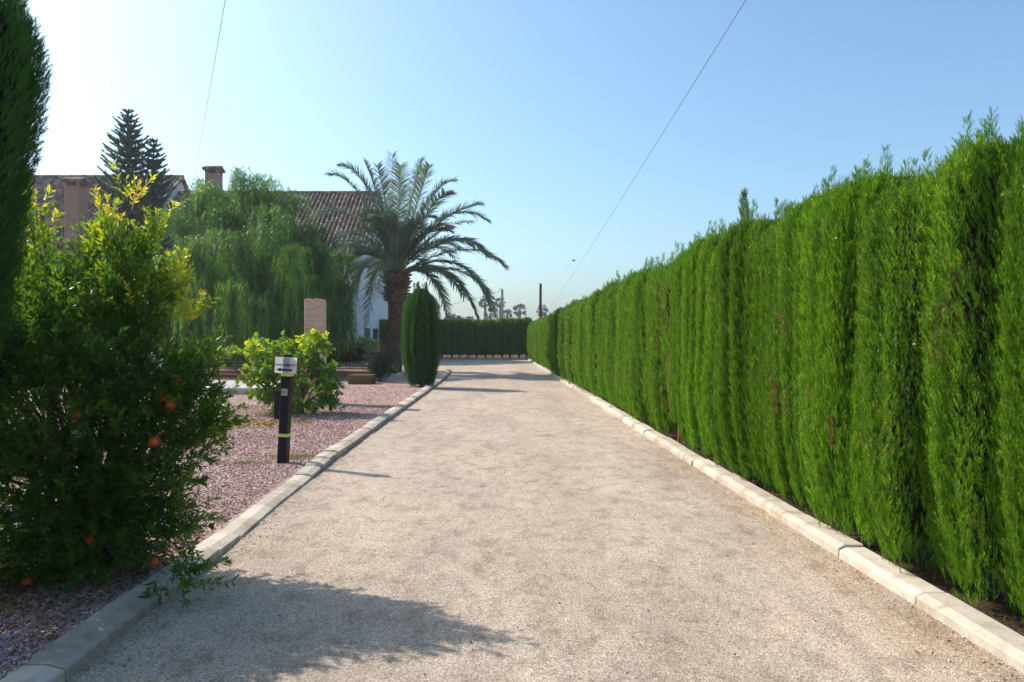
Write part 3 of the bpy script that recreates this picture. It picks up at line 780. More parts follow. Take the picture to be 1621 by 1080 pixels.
def fig_bush():
    base = Vector((W(470, 655, 15.4).x, 15.4, .035))
    e = empty('fig_bush', base, 'bright lime green fig bush behind the sign post on the gravel', 'bush')
    B = []
    def b(px, py, rx, rz, n, tm=.6, ts=.18):
        c = W(px, py, 15.4) - base; s = 15.4 / FPX; B.append((tuple(c), rx * s, rx * s * .9, rz * s, int(n * .72), tm, ts))
    b(430, 560, 34, 14, 60, .85); b(392, 562, 16, 8, 14, .8); b(355, 566, 8, 5, 6, .7); b(490, 560, 26, 14, 50, .8); b(506, 540, 6, 8, 6, .9); b(460, 590, 54, 28, 130, .6); b(475, 630, 46, 22, 110, .45); b(508, 605, 16, 22, 36, .55)
    b(420, 610, 20, 22, 44, .6); b(400, 596, 7, 7, 8, .92); b(524, 625, 6, 14, 10, .5); b(440, 640, 20, 12, 30, .5)
    tw = [twig(s + 40, 9, .30, .15, leaf_lobed(s), 1.15) for s in range(4)]
    S_ = blob_twigs(B, (0, 0, .3), tw, 31, (.5, 1.0), .45)
    link('foliage', S_.mesh('foliage', [M['fig']]), e)
    mb = MB(); R = rng(32)
    for c, rx, ry, rz, n, tm, ts in B:
        for q in range(2):
            tip = Vector(c) + Vector((R.uniform(-1, 1) * rx * .6, R.uniform(-1, 1) * ry * .6, rz * .5)); s = Vector((R.uniform(-.15, .15), R.uniform(-.1, .1), 0))
            mb.tube([s, s.lerp(tip, .5) + Vector((0, 0, .1)), tip], [.022, .015, .006], 5)
    mb.build('stem', M['stem'], e)
fig_bush()

# ------------------------------------------------------------------ pepper tree
def pepper_tree():
    D = 31.5; base = Vector((W(410, 580, D).x, D, .05))
    e = empty('pepper_tree', base, 'large weeping pepper tree with drooping green strands in front of the tiled house', 'tree')
    lf = (np.array([(0, 0, 0), (-.07, .0, .5), (.07, 0, .5), (0, 0, 1)]), np.array([(0, 2, 1), (1, 2, 3)]))
    def strand(seed, nl=30, L=1.0):
        R = rng(seed); z = np.linspace(.0, 1, nl) * L; side = R.uniform(0, 6.28, nl)
        cx = np.stack([.22 * (1 - np.exp(-3 * z)), .05 * np.sin(3 * z + seed), .10 * np.sin(np.minimum(z, .35) / .35 * 3.14) - np.maximum(z - .12, 0) * 1.0], 1)
        a = R.uniform(.35, .85, nl)
        d = np.stack([np.cos(side) * np.sin(a), np.sin(side) * np.sin(a), -np.cos(a)], 1)
        d[-4:] = d[-4:] * .3 + np.array([0, 0, -1])
        V, F, _ = scatter(lf[0], lf[1], cx, d, R.uniform(0, 6.28, nl), .17 * R.uniform(.6, 1.2, nl), np.zeros(nl))
        return V, F
    tm = [strand(s) for s in range(6)]
    S_ = Soup(); R = rng(44)
    clumps = [(398, 300, 40, 0), (330, 318, 34, .5), (352, 345, 45, -.5), (440, 335, 44, 0), (285, 362, 32, .6), (475, 365, 42, -.8), (515, 405, 42, -.3), (395, 375, 62, -1.8), (300, 425, 46, -.8), (535, 450, 26, .3), (450, 430, 60, -2.2), (345, 460, 60, -2), (280, 470, 34, 0), (505, 485, 48, -1.2),
              (405, 500, 50, -2.4), (330, 330, 45, 2), (430, 370, 60, 2.5), (500, 430, 50, 2.5), (330, 440, 60, 2.6), (545, 495, 16, -.2), (380, 285, 18, 0), (262, 500, 20, 0), (300, 400, 30, -1.6), (410, 420, 60, .3), (240, 440, 20, .5), (300, 500, 34, -1), (350, 505, 40, -1.5), (270, 520, 22, .5), (460, 505, 40, -1.8), (395, 480, 60, 2.5), (320, 490, 50, 2.5), (480, 480, 50, 2.2)]
    subs = []
    for px, py, r, dy in clumps:
        for q in range(int(3 + r / 9)):
            a = R.uniform(0, 6.28); rr_ = R.random() ** .5
            subs.append((px + math.cos(a) * r * rr_ * .85, py + math.sin(a) * r * rr_ * .7, r * R.uniform(.28, .50), dy + R.uniform(-1.1, 1.1) * r / 45, R.normal(.42, .22)))
    for px, py, r, dy, tmn in subs:
        d = D + dy; c = np.array(W(px, py, d) - base); rad = r * d / FPX
        n = int(16 + 60 * rad ** 1.5)
        th = R.uniform(0, 6.28, n); ph = R.random(n) ** .7
        st = np.stack([np.cos(th) * ph * rad, np.sin(th) * ph * rad, (np.sqrt(np.maximum(0, 1 - ph ** 2)) * .75 - .1) * rad], 1) + R.normal(0, .10, (n, 3))
        p = c + st
        L = R.uniform(.5, 1.3, n) * (.62 + rad * .75) * (1.0 + .9 * max(0, min(1, (py - 380) / 90)))
        L = np.minimum(L, np.maximum(.3, p[:, 2] - .55 + R.uniform(-.2, .5, n)))
        w = R.uniform(.8, 1.25, n)
        xdir = np.stack([np.cos(th), np.sin(th), 0 * th], 1)
        t = np.clip(R.normal(tmn, .12, n), 0, 1)
        k = R.integers(0, 6, n)
        for q in range(6):
            s = k == q; m = s.sum()
            if not m: continue
            T, F = tm[q]
            P = T[None] * np.stack([w[s], w[s], L[s]], 1)[:, None]
            X = xdir[s]; Y = np.stack([-X[:, 1], X[:, 0], 0 * X[:, 0]], 1)
            V = P[..., 0:1] * X[:, None] + P[..., 1:2] * Y[:, None] + P[..., 2:3] * np.array([0, 0, 1.0]) + p[s][:, None]
            FF = (F[None] + (np.arange(m) * len(T))[:, None, None]).reshape(-1, 3)
            S_.add(V.reshape(-1, 3), FF, np.repeat(t[s], len(T)))
    link('foliage', S_.mesh('foliage', [M['pepper']]), e)
    mb = MB()
    mb.tube([(0, 0, -.1), (.1, 0, 1.0), (-.05, .1, 2.0), (.15, 0, 2.8)], [.36, .27, .25, .2], 10, wob=.08, R=R)
    for px, py, r, dy in clumps:
        c = W(px, py, D + dy) - base; s = Vector((.1, 0, R.uniform(1.8, 2.8)))
        mid = s.lerp(c, .5) + Vector((R.uniform(-.2, .2), R.uniform(-.2, .2), .4))
        mb.tube([s, s.lerp(mid, .5), mid, c], [.13, .09, .06, .02], 6)
    mb.build('trunk', M['stem'], e)
pepper_tree()

# ------------------------------------------------------------------ date palm
def palm():
    D = 32.5; base = Vector((W(622, 590, D).x, D, .03)); s = D / FPX
    e = empty('date_palm', base, 'tall date palm with a thick trunk and arching grey green fronds', 'palm tree')
    R = rng(50); mb = MB()
    zt = (590 - 450) * s + .25
    prof = [(0, .46), (.15, .41), (.6, .35), (1.5, .31), (2.4, .30), (3.0, .34), (3.5, .42), (zt, .50), (zt + .35, .34)]
    zz = np.linspace(0, zt + .3, 34); rr = np.interp(zz, [p[0] for p in prof], [p[1] for p in prof])
    lean = lambda z: (z / zt) * .17
    mb.tube([(lean(z), 0, z - .03) for z in zz], list(rr * .93), 16, t=.25, wob=.04, R=R)
    for i, z in enumerate(np.arange(.15, zt + .25, .135)):        # old leaf bases in a spiral
        r = float(np.interp(z, [p[0] for p in prof], [p[1] for p in prof])); n = 11
        top = z > 3.0
        for k in range(n):
            a = 6.283 * (k + .5 * (i % 2)) / n + i * .11 + R.uniform(-.08, .08)
            w = r * .27; h = .15; o = r * .90
            l = R.uniform(.03, .06) if not top else R.uniform(.08, .30)
            ca, sa = math.cos(a), math.sin(a)
            def P(rad, tt, dz): return (lean(z) + ca * rad - sa * tt, sa * rad + ca * tt, z + dz)
            vs = [P(o, -w, 0), P(o, w, 0), P(o, w * .8, h * 1.0), P(o, -w * .8, h), P(o + l, -w * .5, h * .9), P(o + l, w * .5, h * .9), P(o + l * .8, 0, h * .35)]
            mb.add(vs, [(0, 1, 6), (0, 6, 4, 3), (1, 2, 5, 6), (6, 5, 4), (4, 5, 2, 3)], R.uniform(.3, .7) if not top else R.uniform(.35, .85))
    mb.build('trunk', M['palmbark'], e)
    C0 = Vector(W(627, 436, D) - base)
    def frond(ctrl, tip, tint=.4, L=None, wdt=1.0, hang=.35):
        ctrl = Vector(ctrl); tip = Vector(tip)
        n = 34; pts = []
        for i in range(n + 1):
            t = i / n; pts.append(C0 * (1 - t) ** 2 + ctrl * 2 * t * (1 - t) + tip * t * t)
        pts = np.array(pts); tg = unit(np.gradient(pts, axis=0))
        ref = np.array([0, 0, 1.0]); side = unit(np.cross(tg, ref) + 1e-6)
        nrm = unit(np.cross(side, tg))
        if nrm[n // 2, 2] < 0: nrm = -nrm
        S_ = Soup(); length = np.linalg.norm(np.diff(pts, axis=0), axis=1).sum()
        m = int(length * 22)
        t = np.linspace(.14, 1.0, m); ix = t * n
        def ip(A): return np.stack([np.interp(ix, np.arange(n + 1), A[:, c]) for c in range(3)], 1)
        P_, T_, Sd, Nn = ip(pts), ip(tg), ip(side), ip(nrm)
        ll = .74 * wdt * np.clip(np.sin(np.clip(t, 0, 1) ** .75 * 2.85) * .85 + .28, .16, 1) * R.uniform(.85, 1.1, m)
        for sg in (-1, 1):
            d = T_ * .72 + Sd * sg * .72 + Nn * (.32 + R.normal(0, .16, m))[:, None] + np.array([0, 0, -.22]) + R.normal(0, .07, (m, 3))
            lf = np.array([(-.014, 0, 0), (.014, 0, 0), (.019, 0, .45), (-.019, 0, .45), (0, .0, 1)])
            lff = np.array([(0, 1, 2), (0, 2, 3), (3, 2, 4)])
            V, F, tt = scatter(lf, lff, P_, d, R.uniform(-.5, .5, m) + .6 * sg, np.stack([np.ones(m)] * 2 + [ll], 1), np.clip(R.normal(tint, .12, m), 0, .95))
            V = V.reshape(m, 5, 3); V[:, 4, 2] -= hang * .25 * ll; F = F
            S_.add(V.reshape(-1, 3), F, tt)
        me_b = MB(); me_b.tube([tuple(p) for p in pts[::3]], list(np.interp(np.arange(0, n + 1, 3), [0, 3, n], [.055, .030, .006])), 5)
        V = np.array(me_b.v); F = []
        for f in me_b.f:
            for q in range(1, len(f) - 1): F.append((f[0], f[q], f[q + 1]))
        S_.add(V, np.array(F), np.full(len(V), .93))
        link('frond', S_.mesh('frond', [M['frond']]), e)
    def px(x, y, dy=0): p = W(x, y, D + dy) - base; return p
    spec = [  # ctrl, tip, depth offset of the tip
        ((570, 270), (522, 276), .6), ((585, 262), (540, 262), -.6), ((608, 330), (578, 256), .4), ((615, 335), (597, 262), -1.2), ((618, 330), (622, 243), .5), ((632, 330), (634, 262), -2.2),
        ((652, 300), (668, 254), .8), ((664, 310), (680, 262), -1.0), ((678, 288), (720, 286), .3), ((680, 310), (712, 306), -1.6), ((700, 300), (772, 348), .6), ((695, 330), (760, 322), -.5), ((700, 345), (745, 352), 1.6),
        ((748, 362), (799, 422), .2), ((725, 340), (770, 405), -2.0), ((738, 372), (776, 488), -.6), ((715, 385), (757, 508), .3), ((765, 395), (785, 503), .9), ((700, 405), (735, 470), -2.2), ((690, 405), (708, 500), -1.0),
        ((560, 300), (500, 345), .8), ((565, 330), (528, 392), -.8), ((560, 350), (545, 440), .5), ((572, 372), (560, 478), -1.3), ((590, 370), (582, 520), -.9), ((575, 340), (520, 420), 1.5), ((600, 380), (600, 470), -2.6)]
    for (c, t, dy) in spec:
        frond(px(*c, dy * .6), px(*t, dy), R.uniform(.25, .6))
    for q in range(44):
        a = R.uniform(0, 6.28); L = R.uniform(3.4, 4.7); el = R.uniform(.15, 1.35)
        if math.sin(a) < -.2: el = max(el, R.uniform(1.15, 1.45)); L *= .9
        c = C0 + Vector((math.cos(a) * math.cos(el), math.sin(a) * math.cos(el), math.sin(el) + .25)) * L * .55
        t = C0 + Vector((math.cos(a), math.sin(a), 0)) * L * (math.cos(el) * .8 + .12) + Vector((0, 0, L * (math.sin(el) * 1.08 - .42)))
        if abs(math.cos(a)) > .75 and el < .8: a2 = a
        frond(c, t, R.uniform(.15, .55))
palm()

# ------------------------------------------------------------------ norfolk pines
def araucaria(px, ytop, D, R0, label, seed, H=None):
    top = W(px, ytop, D); base = Vector((top.x, D, .05)); H = top.z
    e = empty('norfolk_pine', base, label, 'conifer', 'norfolk pines in front of the house'); R = rng(seed)
    mb = MB(); mb.tube([(0, 0, 0), (0, 0, H * .5), (0, 0, H - .1)], [.20, .13, .02], 8); mb.build('trunk', M['stem'], e)
    S_ = Soup()
    T = np.array([(-.03, 0, 0), (.03, 0, 0), (0, 0, 1), (0, -.03, 0), (0, .03, 0), (0, 0, .95)]); F = np.array([(0, 1, 2), (3, 4, 5)])
    z = 1.2; lv = 0
    while z < H - .15:
        u = (H - z) / H; L = R0 * (1 - math.exp(-5.5 * u)) * R.uniform(.9, 1.08) * (1.0 if u < .75 else max(.5, 1 - (u - .75)))
        nb = 6
        for k in range(nb):
            a = 6.283 * k / nb + lv * .5 + R.uniform(-.12, .12); Lk = L * R.uniform(.82, 1.1)
            m = max(12, int(Lk * 40)); t = R.random(m)
            rise = .42
            P = np.stack([math.cos(a) * t * Lk, math.sin(a) * t * Lk, z + rise * Lk * t * t + .12 * t * Lk], 1)
            sp = .55 * (1 - t * .7) * min(1, Lk)
            sgn = np.where(R.random(m) < .5, -1, 1)
            sd = np.array([-math.sin(a), math.cos(a), 0]); fw = np.array([math.cos(a), math.sin(a), .35])
            d = fw * .7 + sd * sgn[:, None] * R.uniform(.2, .9, m)[:, None] + np.array([0, 0, .35]) + R.normal(0, .2, (m, 3))
            ln = 1.25 * np.clip(sp, .16, .5) * R.uniform(.6, 1.1, m)
            S_.add(*scatter(T, F, P, d, R.uniform(0, 6, m), np.stack([ln * 0 + 1.6, ln * 0 + 1.6, ln], 1), R.random(m)))
            # main limb
            m2 = 5; tt = np.linspace(0, 1, m2)
            P2 = np.stack([math.cos(a) * tt * Lk, math.sin(a) * tt * Lk, z + rise * Lk * tt * tt + .12 * tt * Lk], 1)
            dd = np.gradient(P2, axis=0); S_.add(*scatter(T, F, P2[:-1], dd[:-1], np.zeros(4), np.stack([np.full(4, 1.5), np.full(4, 1.5), np.full(4, Lk / 3.6)], 1), np.full(4, .3)))
        z += np.interp(u, [0, .2, 1], [.24, .36, .44]) ; lv += 1
    link('crown', S_.mesh('crown', [M['pine']]), e)
araucaria(203, 171, 41, 1.85, 'taller norfolk pine with tiered branches rising above the roof ridge', 61)
araucaria(243, 218, 40, 1.45, 'shorter norfolk pine with dense dark tiers, just right of the taller one', 62)

# ------------------------------------------------------------------ house
def tiled(name, x0, x1, y0, z0, y1, z1, parent, seed=0, per=.29, course=.42):
    """barrel tile slope from the eave (y0,z0) up to the ridge (y1,z1): corrugated courses, each lapping the one below"""
    R = rng(seed); L = math.hypot(y1 - y0, z1 - z0); nc = int(L / course); npd = int((x1 - x0) / per); q = 6
    nx = npd * q + 1
    xs = np.linspace(x0, x1, nx); ph = (np.arange(nx) % q) / q
    hgt = np.where(ph < .62, np.sin(ph / .62 * math.pi), -.75 * np.sin((ph - .62) / .38 * math.pi)) * .095
    dy, dz = (y1 - y0) / L, (z1 - z0) / L; ny, nz = -dz * (1 if dy > 0 else -1), abs(dy)
    V = []; T = []; F = []
    tt = R.random((nc, npd + 1))
    for c in range(nc):
        for e_, lift in ((0, .045), (1, .0)):
            s = (c + e_) / nc * L + (.03 if e_ else 0)
            jit = np.repeat(R.normal(0, .008, npd + 1), q)[:nx]
            h = hgt + lift + jit + .02
            V.append(np.stack([xs, y0 + dy * s + ny * h, z0 + dz * s + nz * h], 1)); T.append(np.repeat(tt[c], q)[:nx])
        b = c * 2 * nx; i = np.arange(nx - 1)
        F.append(np.stack([b + i, b + i + 1, b + nx + i + 1, b + nx + i], 1))
        if c: F.append(np.stack([b - nx + i, b - nx + i + 1, b + i + 1, b + i], 1))
    o = link(name, make_mesh(name, np.concatenate(V), np.concatenate(F), M['tile'], np.concatenate(T)), parent)
    return o

def half_tube(mb, a, b, r, n=8, step=.42, R=None):
    a, b = Vector(a), Vector(b); L = (b - a).length; k = int(L / step)
    for i in range(k):
        p, q = a.lerp(b, i / k), a.lerp(b, (i + 1.08) / k); mb.tube([p, q], [r * 1.08, r * .92], n, t=R.uniform(0, 1))

def add_window(parent, x0, x1, z0, z1, y, wall_t=0.0, face=-1, axis='y', shutter=False):
    fr = MB(); w = .08
    def bx(m, a0, a1, c0, c1, d0, d1):
        if axis == 'y': m.box(a0, a1, min(y + face * d0, y + face * d1), max(y + face * d0, y + face * d1), c0, c1)
        else: m.box(min(y + face * d0, y + face * d1), max(y + face * d0, y + face * d1), a0, a1, c0, c1)
    bx(fr, x0 - w, x0, z0 - w, z1 + w, -.02, .05); bx(fr, x1, x1 + w, z0 - w, z1 + w, -.02, .05)
    bx(fr, x0, x1, z1, z1 + w, -.02, .05); bx(fr, x0, x1, z0 - w, z0, -.02, .07); bx(fr, (x0 + x1) / 2 - .03, (x0 + x1) / 2 + .03, z0, z1, -.02, .035)
    f = fr.build('window', M['cream'], parent)
    p = MB(); bx(p, x0, x1, z0, z1, .0, .012); p.build('pane', M['dark'], f)

def chimney(parent, x, y, w, z0, z1, seed, smoke=True):
    R = rng(seed); c = MB(); h = w / 2
    c.box(x - h, x + h, y - h, y + h, z0, z1 - .55, .015)
    for sx in (-1, 1):
        for sy in (-1, 1): c.box(x + sx * (h - .09) - .09, x + sx * (h - .09) + .09, y + sy * (h - .09) - .09, y + sy * (h - .09) + .09, z1 - .55, z1 - .33)
    o = c.build('chimney', M['chimney'], parent)
    k = MB(); k.box(x - h - .12, x + h + .12, y - h - .12, y + h + .12, z1 - .33, z1 - .25, .01)
    for i in range(6):
        xx = x - h - .05 + (w + .1) * i / 5
        k.tube([(xx, y - h - .16, z1 - .22), (xx, y, z1 - .02)], [.10, .09], 7, t=R.random()); k.tube([(xx, y + h + .16, z1 - .22), (xx, y, z1 - .02)], [.10, .09], 7, t=R.random())
    k.tube([(x - h - .14, y, z1), (x + h + .14, y, z1)], .09, 8)
    k.build('cap', M['tile'], o)

def house():
    e = empty('house', (-18, 45, .05), 'white two storey house with brown tiled roofs and two brick chimneys', 'house')
    ox, oy, oz = -18, 45, .05
    class Shift: pass
    h = bpy.data.objects.new('x', None)
    def P(mb, name, mat, parent=e, **k): 
        mb.v = [(a - ox, b - oy, c - oz) for a, b, c in mb.v]; return mb.build(name, mat, parent, **k)
    XR = -8.3; YF, YR, YB = 45.3, 52.0, 58.8; ZE, ZR = 6.9, 11.65
    XL = -22.9
    w = MB()
    # right wing: front, back and the gable wall with its openings
    w.box(XL, XR - .3, YF, YF + .3, 0, ZE)
    w.box(XL, XR - .3, YB - .3, YB, 0, ZE)
    # gable side (normal +x), above the lintel band
    sx = XR - .3
    n0 = len(w.v)
    pts = [(YF, 2.15), (YB, 2.15), (YB, ZE), (YR, ZR - .12), (YF, ZE)]
    vs = [(sx, a, b) for a, b in pts] + [(XR, a, b) for a, b in pts]
    fs = [(4, 3, 2, 1, 0), (5, 6, 7, 8, 9)] + [(i, (i + 1) % 5, (i + 1) % 5 + 5, i + 5) for i in range(5)]
    w.add(vs, fs)
    yy = [YF, 46.2, 48.6, 49.4, 51.9, 52.9, 55.4, 56.2, YB]
    for i in range(0, len(yy) - 1, 2): w.box(sx, XR, yy[i], yy[i + 1], 0, 2.15)
    w.box(sx, XR, yy[-2] + .8, YB, 0, 2.145)
    # inside faces behind the openings
    P(w, 'wall', M['white'])
    lt = MB()
    for i in range(1, len(yy) - 1, 2): lt.box(sx + .06, XR - .06, yy[i], yy[i + 1], 1.45, 2.15)
    P(lt, 'shutter_box', M['brownpaint'])
    for i in range(1, len(yy) - 1, 2):
        g = MB(); g.box(sx + .1, XR - .16, yy[i], yy[i + 1], .02, 1.45); f = P(g, 'door', M['white'])
        g = MB(); g.box(XR - .158, XR - .14, yy[i] + .2, yy[i] + 1.0, .1, 1.4); P(g, 'pane', M['dark'], f)
    rf = MB(); R = rng(70)
    half_tube(rf, (XL, YR, ZR + .05), (XR + .1, YR, ZR + .05), .15, 10, R=R)
    half_tube(rf, (XR + .05, YF - .5, ZE - .30), (XR + .05, YR, ZR), .11, 8, R=R)
    half_tube(rf, (XR + .05, YB + .5, ZE - .30), (XR + .05, YR, ZR), .11, 8, R=R)
    r0 = P(rf, 'roof', M['tile'])
    def T(name, x0, x1, y0, z0, y1, z1, par, seed):
        o = tiled(name, x0 - ox, x1 - ox, y0 - oy, z0 - oz, y1 - oy, z1 - oz, par, seed)
    T('tile_slope', XL, XR, YF - .55, ZE - .38, YR, ZR, r0, 1)
    T('tile_slope', XL, XR, YB + .55, ZE - .38, YR, ZR, r0, 2)
    # left wing: higher, set back a little
    X0, X1 = -42.0, -22.4; YF2 = 46.6; ZE2, ZR2 = 8.75, 12.85; YR2, YB2 = 52.3, 58.0
    w = MB()
    w.box(X0, X1 - .3, YF2, YF2 + .3, 0, ZE2); w.box(X0, X1 - .3, YB2 - .3, YB2, 0, ZE2)
    for xa, xb in ((X1 - .3, X1), (X0 - .3, X0)):
        pts = [(YF2, 0), (YB2, 0), (YB2, ZE2), (YR2, ZR2 - .12), (YF2, ZE2)]
        w.add([(xa, a, b) for a, b in pts] + [(xb, a, b) for a, b in pts], [(4, 3, 2, 1, 0), (5, 6, 7, 8, 9)] + [(i, (i + 1) % 5, (i + 1) % 5 + 5, i + 5) for i in range(5)])
    P(w, 'wall', M['white'])
    rf = MB(); half_tube(rf, (X0 - .4, YR2, ZR2 + .05), (X1 + .2, YR2, ZR2 + .05), .15, 10, R=R)
    half_tube(rf, (X1 + .15, YF2 - .5, ZE2 - .30), (X1 + .15, YR2, ZR2), .11, 8, R=R)
    half_tube(rf, (X1 + .15, YB2 + .5, ZE2 - .30), (X1 + .15, YR2, ZR2), .11, 8, R=R)
    r1 = P(rf, 'roof', M['tile'])
    T('tile_slope', X0 - .3, X1 + .1, YF2 - .55, ZE2 - .38, YR2, ZR2, r1, 3)
    T('tile_slope', X0 - .3, X1 + .1, YB2 + .55, ZE2 - .38, YR2, ZR2, r1, 4)
    # lower projecting storey
    w = MB(); w.box(-34, -24.2, 44.2, YF2 - .01, 0, 6.75); P(w, 'wall', M['cream'])
    bm_ = MB(); bm_.box(-34.3, -23.9, 43.8, 44.15, 6.42, 6.72, .01); P(bm_, 'beam', M['cream'])
    rf = MB(); half_tube(rf, (-34.2, YF2 - .1, 7.95), (-24.0, YF2 - .1, 7.95), .09, 8, R=R); r2 = P(rf, 'roof', M['tile'])
    T('tile_slope', -34.4, -23.9, 43.6, 6.76, YF2 - .02, 7.9, r2, 5)
    # windows
    def Wn(x0, x1, z0, z1, y, **k): add_window(e, x0 - ox, x1 - ox, z0 - oz, z1 - oz, y - oy, **k)
    c = W(98, 372, 46.6); Wn(c.x - .35, c.x + .35, c.z - .45, c.z + .40, 46.6)
    c = W(88, 416, 44.2); Wn(c.x - .75, c.x - .05, c.z - .5, c.z + .45, 44.2); Wn(c.x + 1.2, c.x + 2.0, c.z - .5, c.z + .45, 44.2)
    Wn(-31, -29.8, 1.0, 2.3, 44.2); Wn(-28, -26.8, 1.0, 2.3, 44.2)
    for xx in (-20.8, -17.2, -13.6, -10.4): Wn(xx, xx + 1.1, 4.0, 5.4, YF)
    for xx in (-20.8, -17.2, -13.6, -10.4): Wn(xx, xx + 1.2, .9, 2.3, YF)
    Wn(35.0 * 0 - 25.6, -24.6, 5.6, 6.6, 46.6)
    # chimneys
    bpy.data.objects.remove(h)
    def CH(par, x, y, w_, z0, z1, s): chimney(par, x - ox, y - oy, w_, z0 - oz, z1 - oz, s)
    c = W(119, 285, 44.9); CH(r2, c.x, 44.95, .88, 6.9, c.z + .1, 1)
    c = W(336, 264, 52); CH(r0, c.x, 52.3, .92, 11.0, c.z + .05, 2)
house()

# ------------------------------------------------------------------ brick pillar, posts, sign
D = 17.6; c = W(496, 560, D)
mb = MB(); hp = 1.65 + (532 - 476) / FPX * D
mb.box(-.215, .215, -.21, .21, 0, hp - .03, .008)
e = empty('brick_pillar', (c.x, D + .2, .03), 'square pink brick pillar with a broken top behind the fig bush', 'pillar')
mb.build('shaft', M['brick'], e)
mb = MB(); R = rng(9)
for i in range(7): mb.box(-.225 + i * .064, -.225 + i * .064 + .056, -.22 + R.uniform(0, .05), .22 - R.uniform(0, .05), hp - .03, hp + R.uniform(-.01, .03), .004)
mb.build('cap', M['brick'], e)

def sign_post():
    D = 9.42; b = W(448, 737, D); e = empty('sign_post', (b.x, D, .035), 'slim black sign post with yellow tape bands and a paper parking sign', 'sign post')
    e.rotation_euler = (math.radians(-1.0), math.radians(2.6), math.radians(-9)); H = 1.36
    mb = MB(); mb.box(-.058, .058, -.058, .058, -.05, H, .006); mb.box(-.05, .05, -.05, .05, H, H + .025, .01); mb.build('post', M['black'], e)
    for z0, z1 in ((.335, .375), (1.105, 1.15)):
        mb = MB(); mb.box(-.0605, .0605, -.0605, .0605, z0, z1); mb.build('tape_band', M['tape'], e)
    mb = MB(); mb.box(-.040, .040, -.0612, -.059, .86, .945); st = mb.build('sticker', M['sticker'], e)
    mb = MB()
    for k in range(4): mb.box(-.030, .030, -.0622, -.0613, .878 + k * .013, .883 + k * .013)
    mb.build('sticker_print', M['ink'], st)
    # paper sheet, slightly bowed
    n = 12; V = []; F = []
    for i in range(n + 1):
        x = -.148 + .296 * i / n; y = -.0635 + .010 * (max(0, abs(x) - .06) / .09) ** 1.5
        for z in (1.142, 1.345): V.append((x - .004, y, z))
    for i in range(n): F.append((2 * i, 2 * i + 2, 2 * i + 3, 2 * i + 1))
    me = bpy.data.meshes.new('paper_sign'); me.from_pydata(V, [], F); me.materials.append(M['paper']); me.update(); p = link('paper_sign', me, e)
    ar = MB()
    pts = [(-.118, 0), (-.062, .027), (-.062, .013), (.092, .013), (.092, -.013), (-.062, -.013), (-.062, -.027)]
    ar.prism([(x - .004, z + 1.185) for x, z in pts], -.0655, -.0645); ar.build('arrow', M['ink'], p)
    cu = bpy.data.curves.new('lettering', 'FONT'); cu.body = 'APARCAMIENTO'; cu.size = .042; cu.align_x = 'CENTER'; cu.extrude = .0004; cu.offset = .0006
    tmp = bpy.data.objects.new('tmp', cu); COL.objects.link(tmp)
    dg = bpy.context.evaluated_depsgraph_get(); me = bpy.data.meshes.new_from_object(tmp.evaluated_get(dg)); bpy.data.objects.remove(tmp)
    me.materials.clear(); me.materials.append(M['ink'])
    w = max(v.co.x for v in me.vertices) - min(v.co.x for v in me.vertices)
    o = link('lettering', me, p, (-.004, -.0652, 1.232)); o.rotation_euler = (math.radians(90), 0, 0); k = .272 / w; o.scale = (k, 1.05, 1)
sign_post()
b = W(441, 668, 14.2)
mb = MB(); mb.box(-.075, .075, -.06, .06, -.03, .55, .01); mb.box(-.08, .08, -.065, .065, .55, .575, .006)
tag(mb.build('bollard', M['black'], loc=(b.x, 14.2, .035)), 'short black bollard on the gravel just behind the sign post', 'bollard')

# ------------------------------------------------------------------ small garden things
mb = MB(); x0, x1 = W(205, 620, 20.4).x, W(432, 620, 20.4).x
mb.box(x0, x1, 20.4, 23.8, -.02, .22, .015)
tag(mb.build('concrete_slab', M['slab']), 'low pale concrete slab lying on the gravel left of the fig bush', 'slab')
e = empty('stone_planter', (W(215, 560, 26).x, 26, .03), 'white planter box filled with pale rocks, half hidden behind the fruit bush', 'planter')
mb = MB(); mb.box(-.95, .95, -.4, .4, 0, .85, .02); mb.build('box', M['white'], e)
mb = MB(); R = rng(14)
for i in range(8):
    a, b_ = R.uniform(-.8, .8), R.uniform(-.3, .3); r = R.uniform(.13, .2)
    vs = []; n = 9
    for q, (zz, rr) in enumerate(((-.5, .6), (0, 1), (.45, .85), (.75, .4))):
        for k in range(n): vs.append((a + r * 1.3 * rr * math.cos(6.283 * k / n) * R.uniform(.85, 1.15), b_ + r * rr * math.sin(6.283 * k / n), .93 + r * zz * .9))
    mb.add(vs, [(q * n + k, q * n + (k + 1) % n, (q + 1) * n + (k + 1) % n, (q + 1) * n + k) for q in range(3) for k in range(n)] + [tuple(3 * n + k for k in range(n))], R.random())
mb.build('rocks', M['rock'], e, smooth=True)

e = empty('sleeper_stack', (W(573, 608, 25).x, 25, .035), 'small stack of weathered timber sleepers on the gravel beside the round bush', 'timber stack')
R = rng(15)
for k in range(3):
    for q in range(3):
        mb = MB(); mb.box(-.42, .42, -.10, .10, 0, .10, .008)
        mb.build('sleeper', M['wood'], e, loc=(R.uniform(-.03, .03), -.22 + q * .22, k * .105))

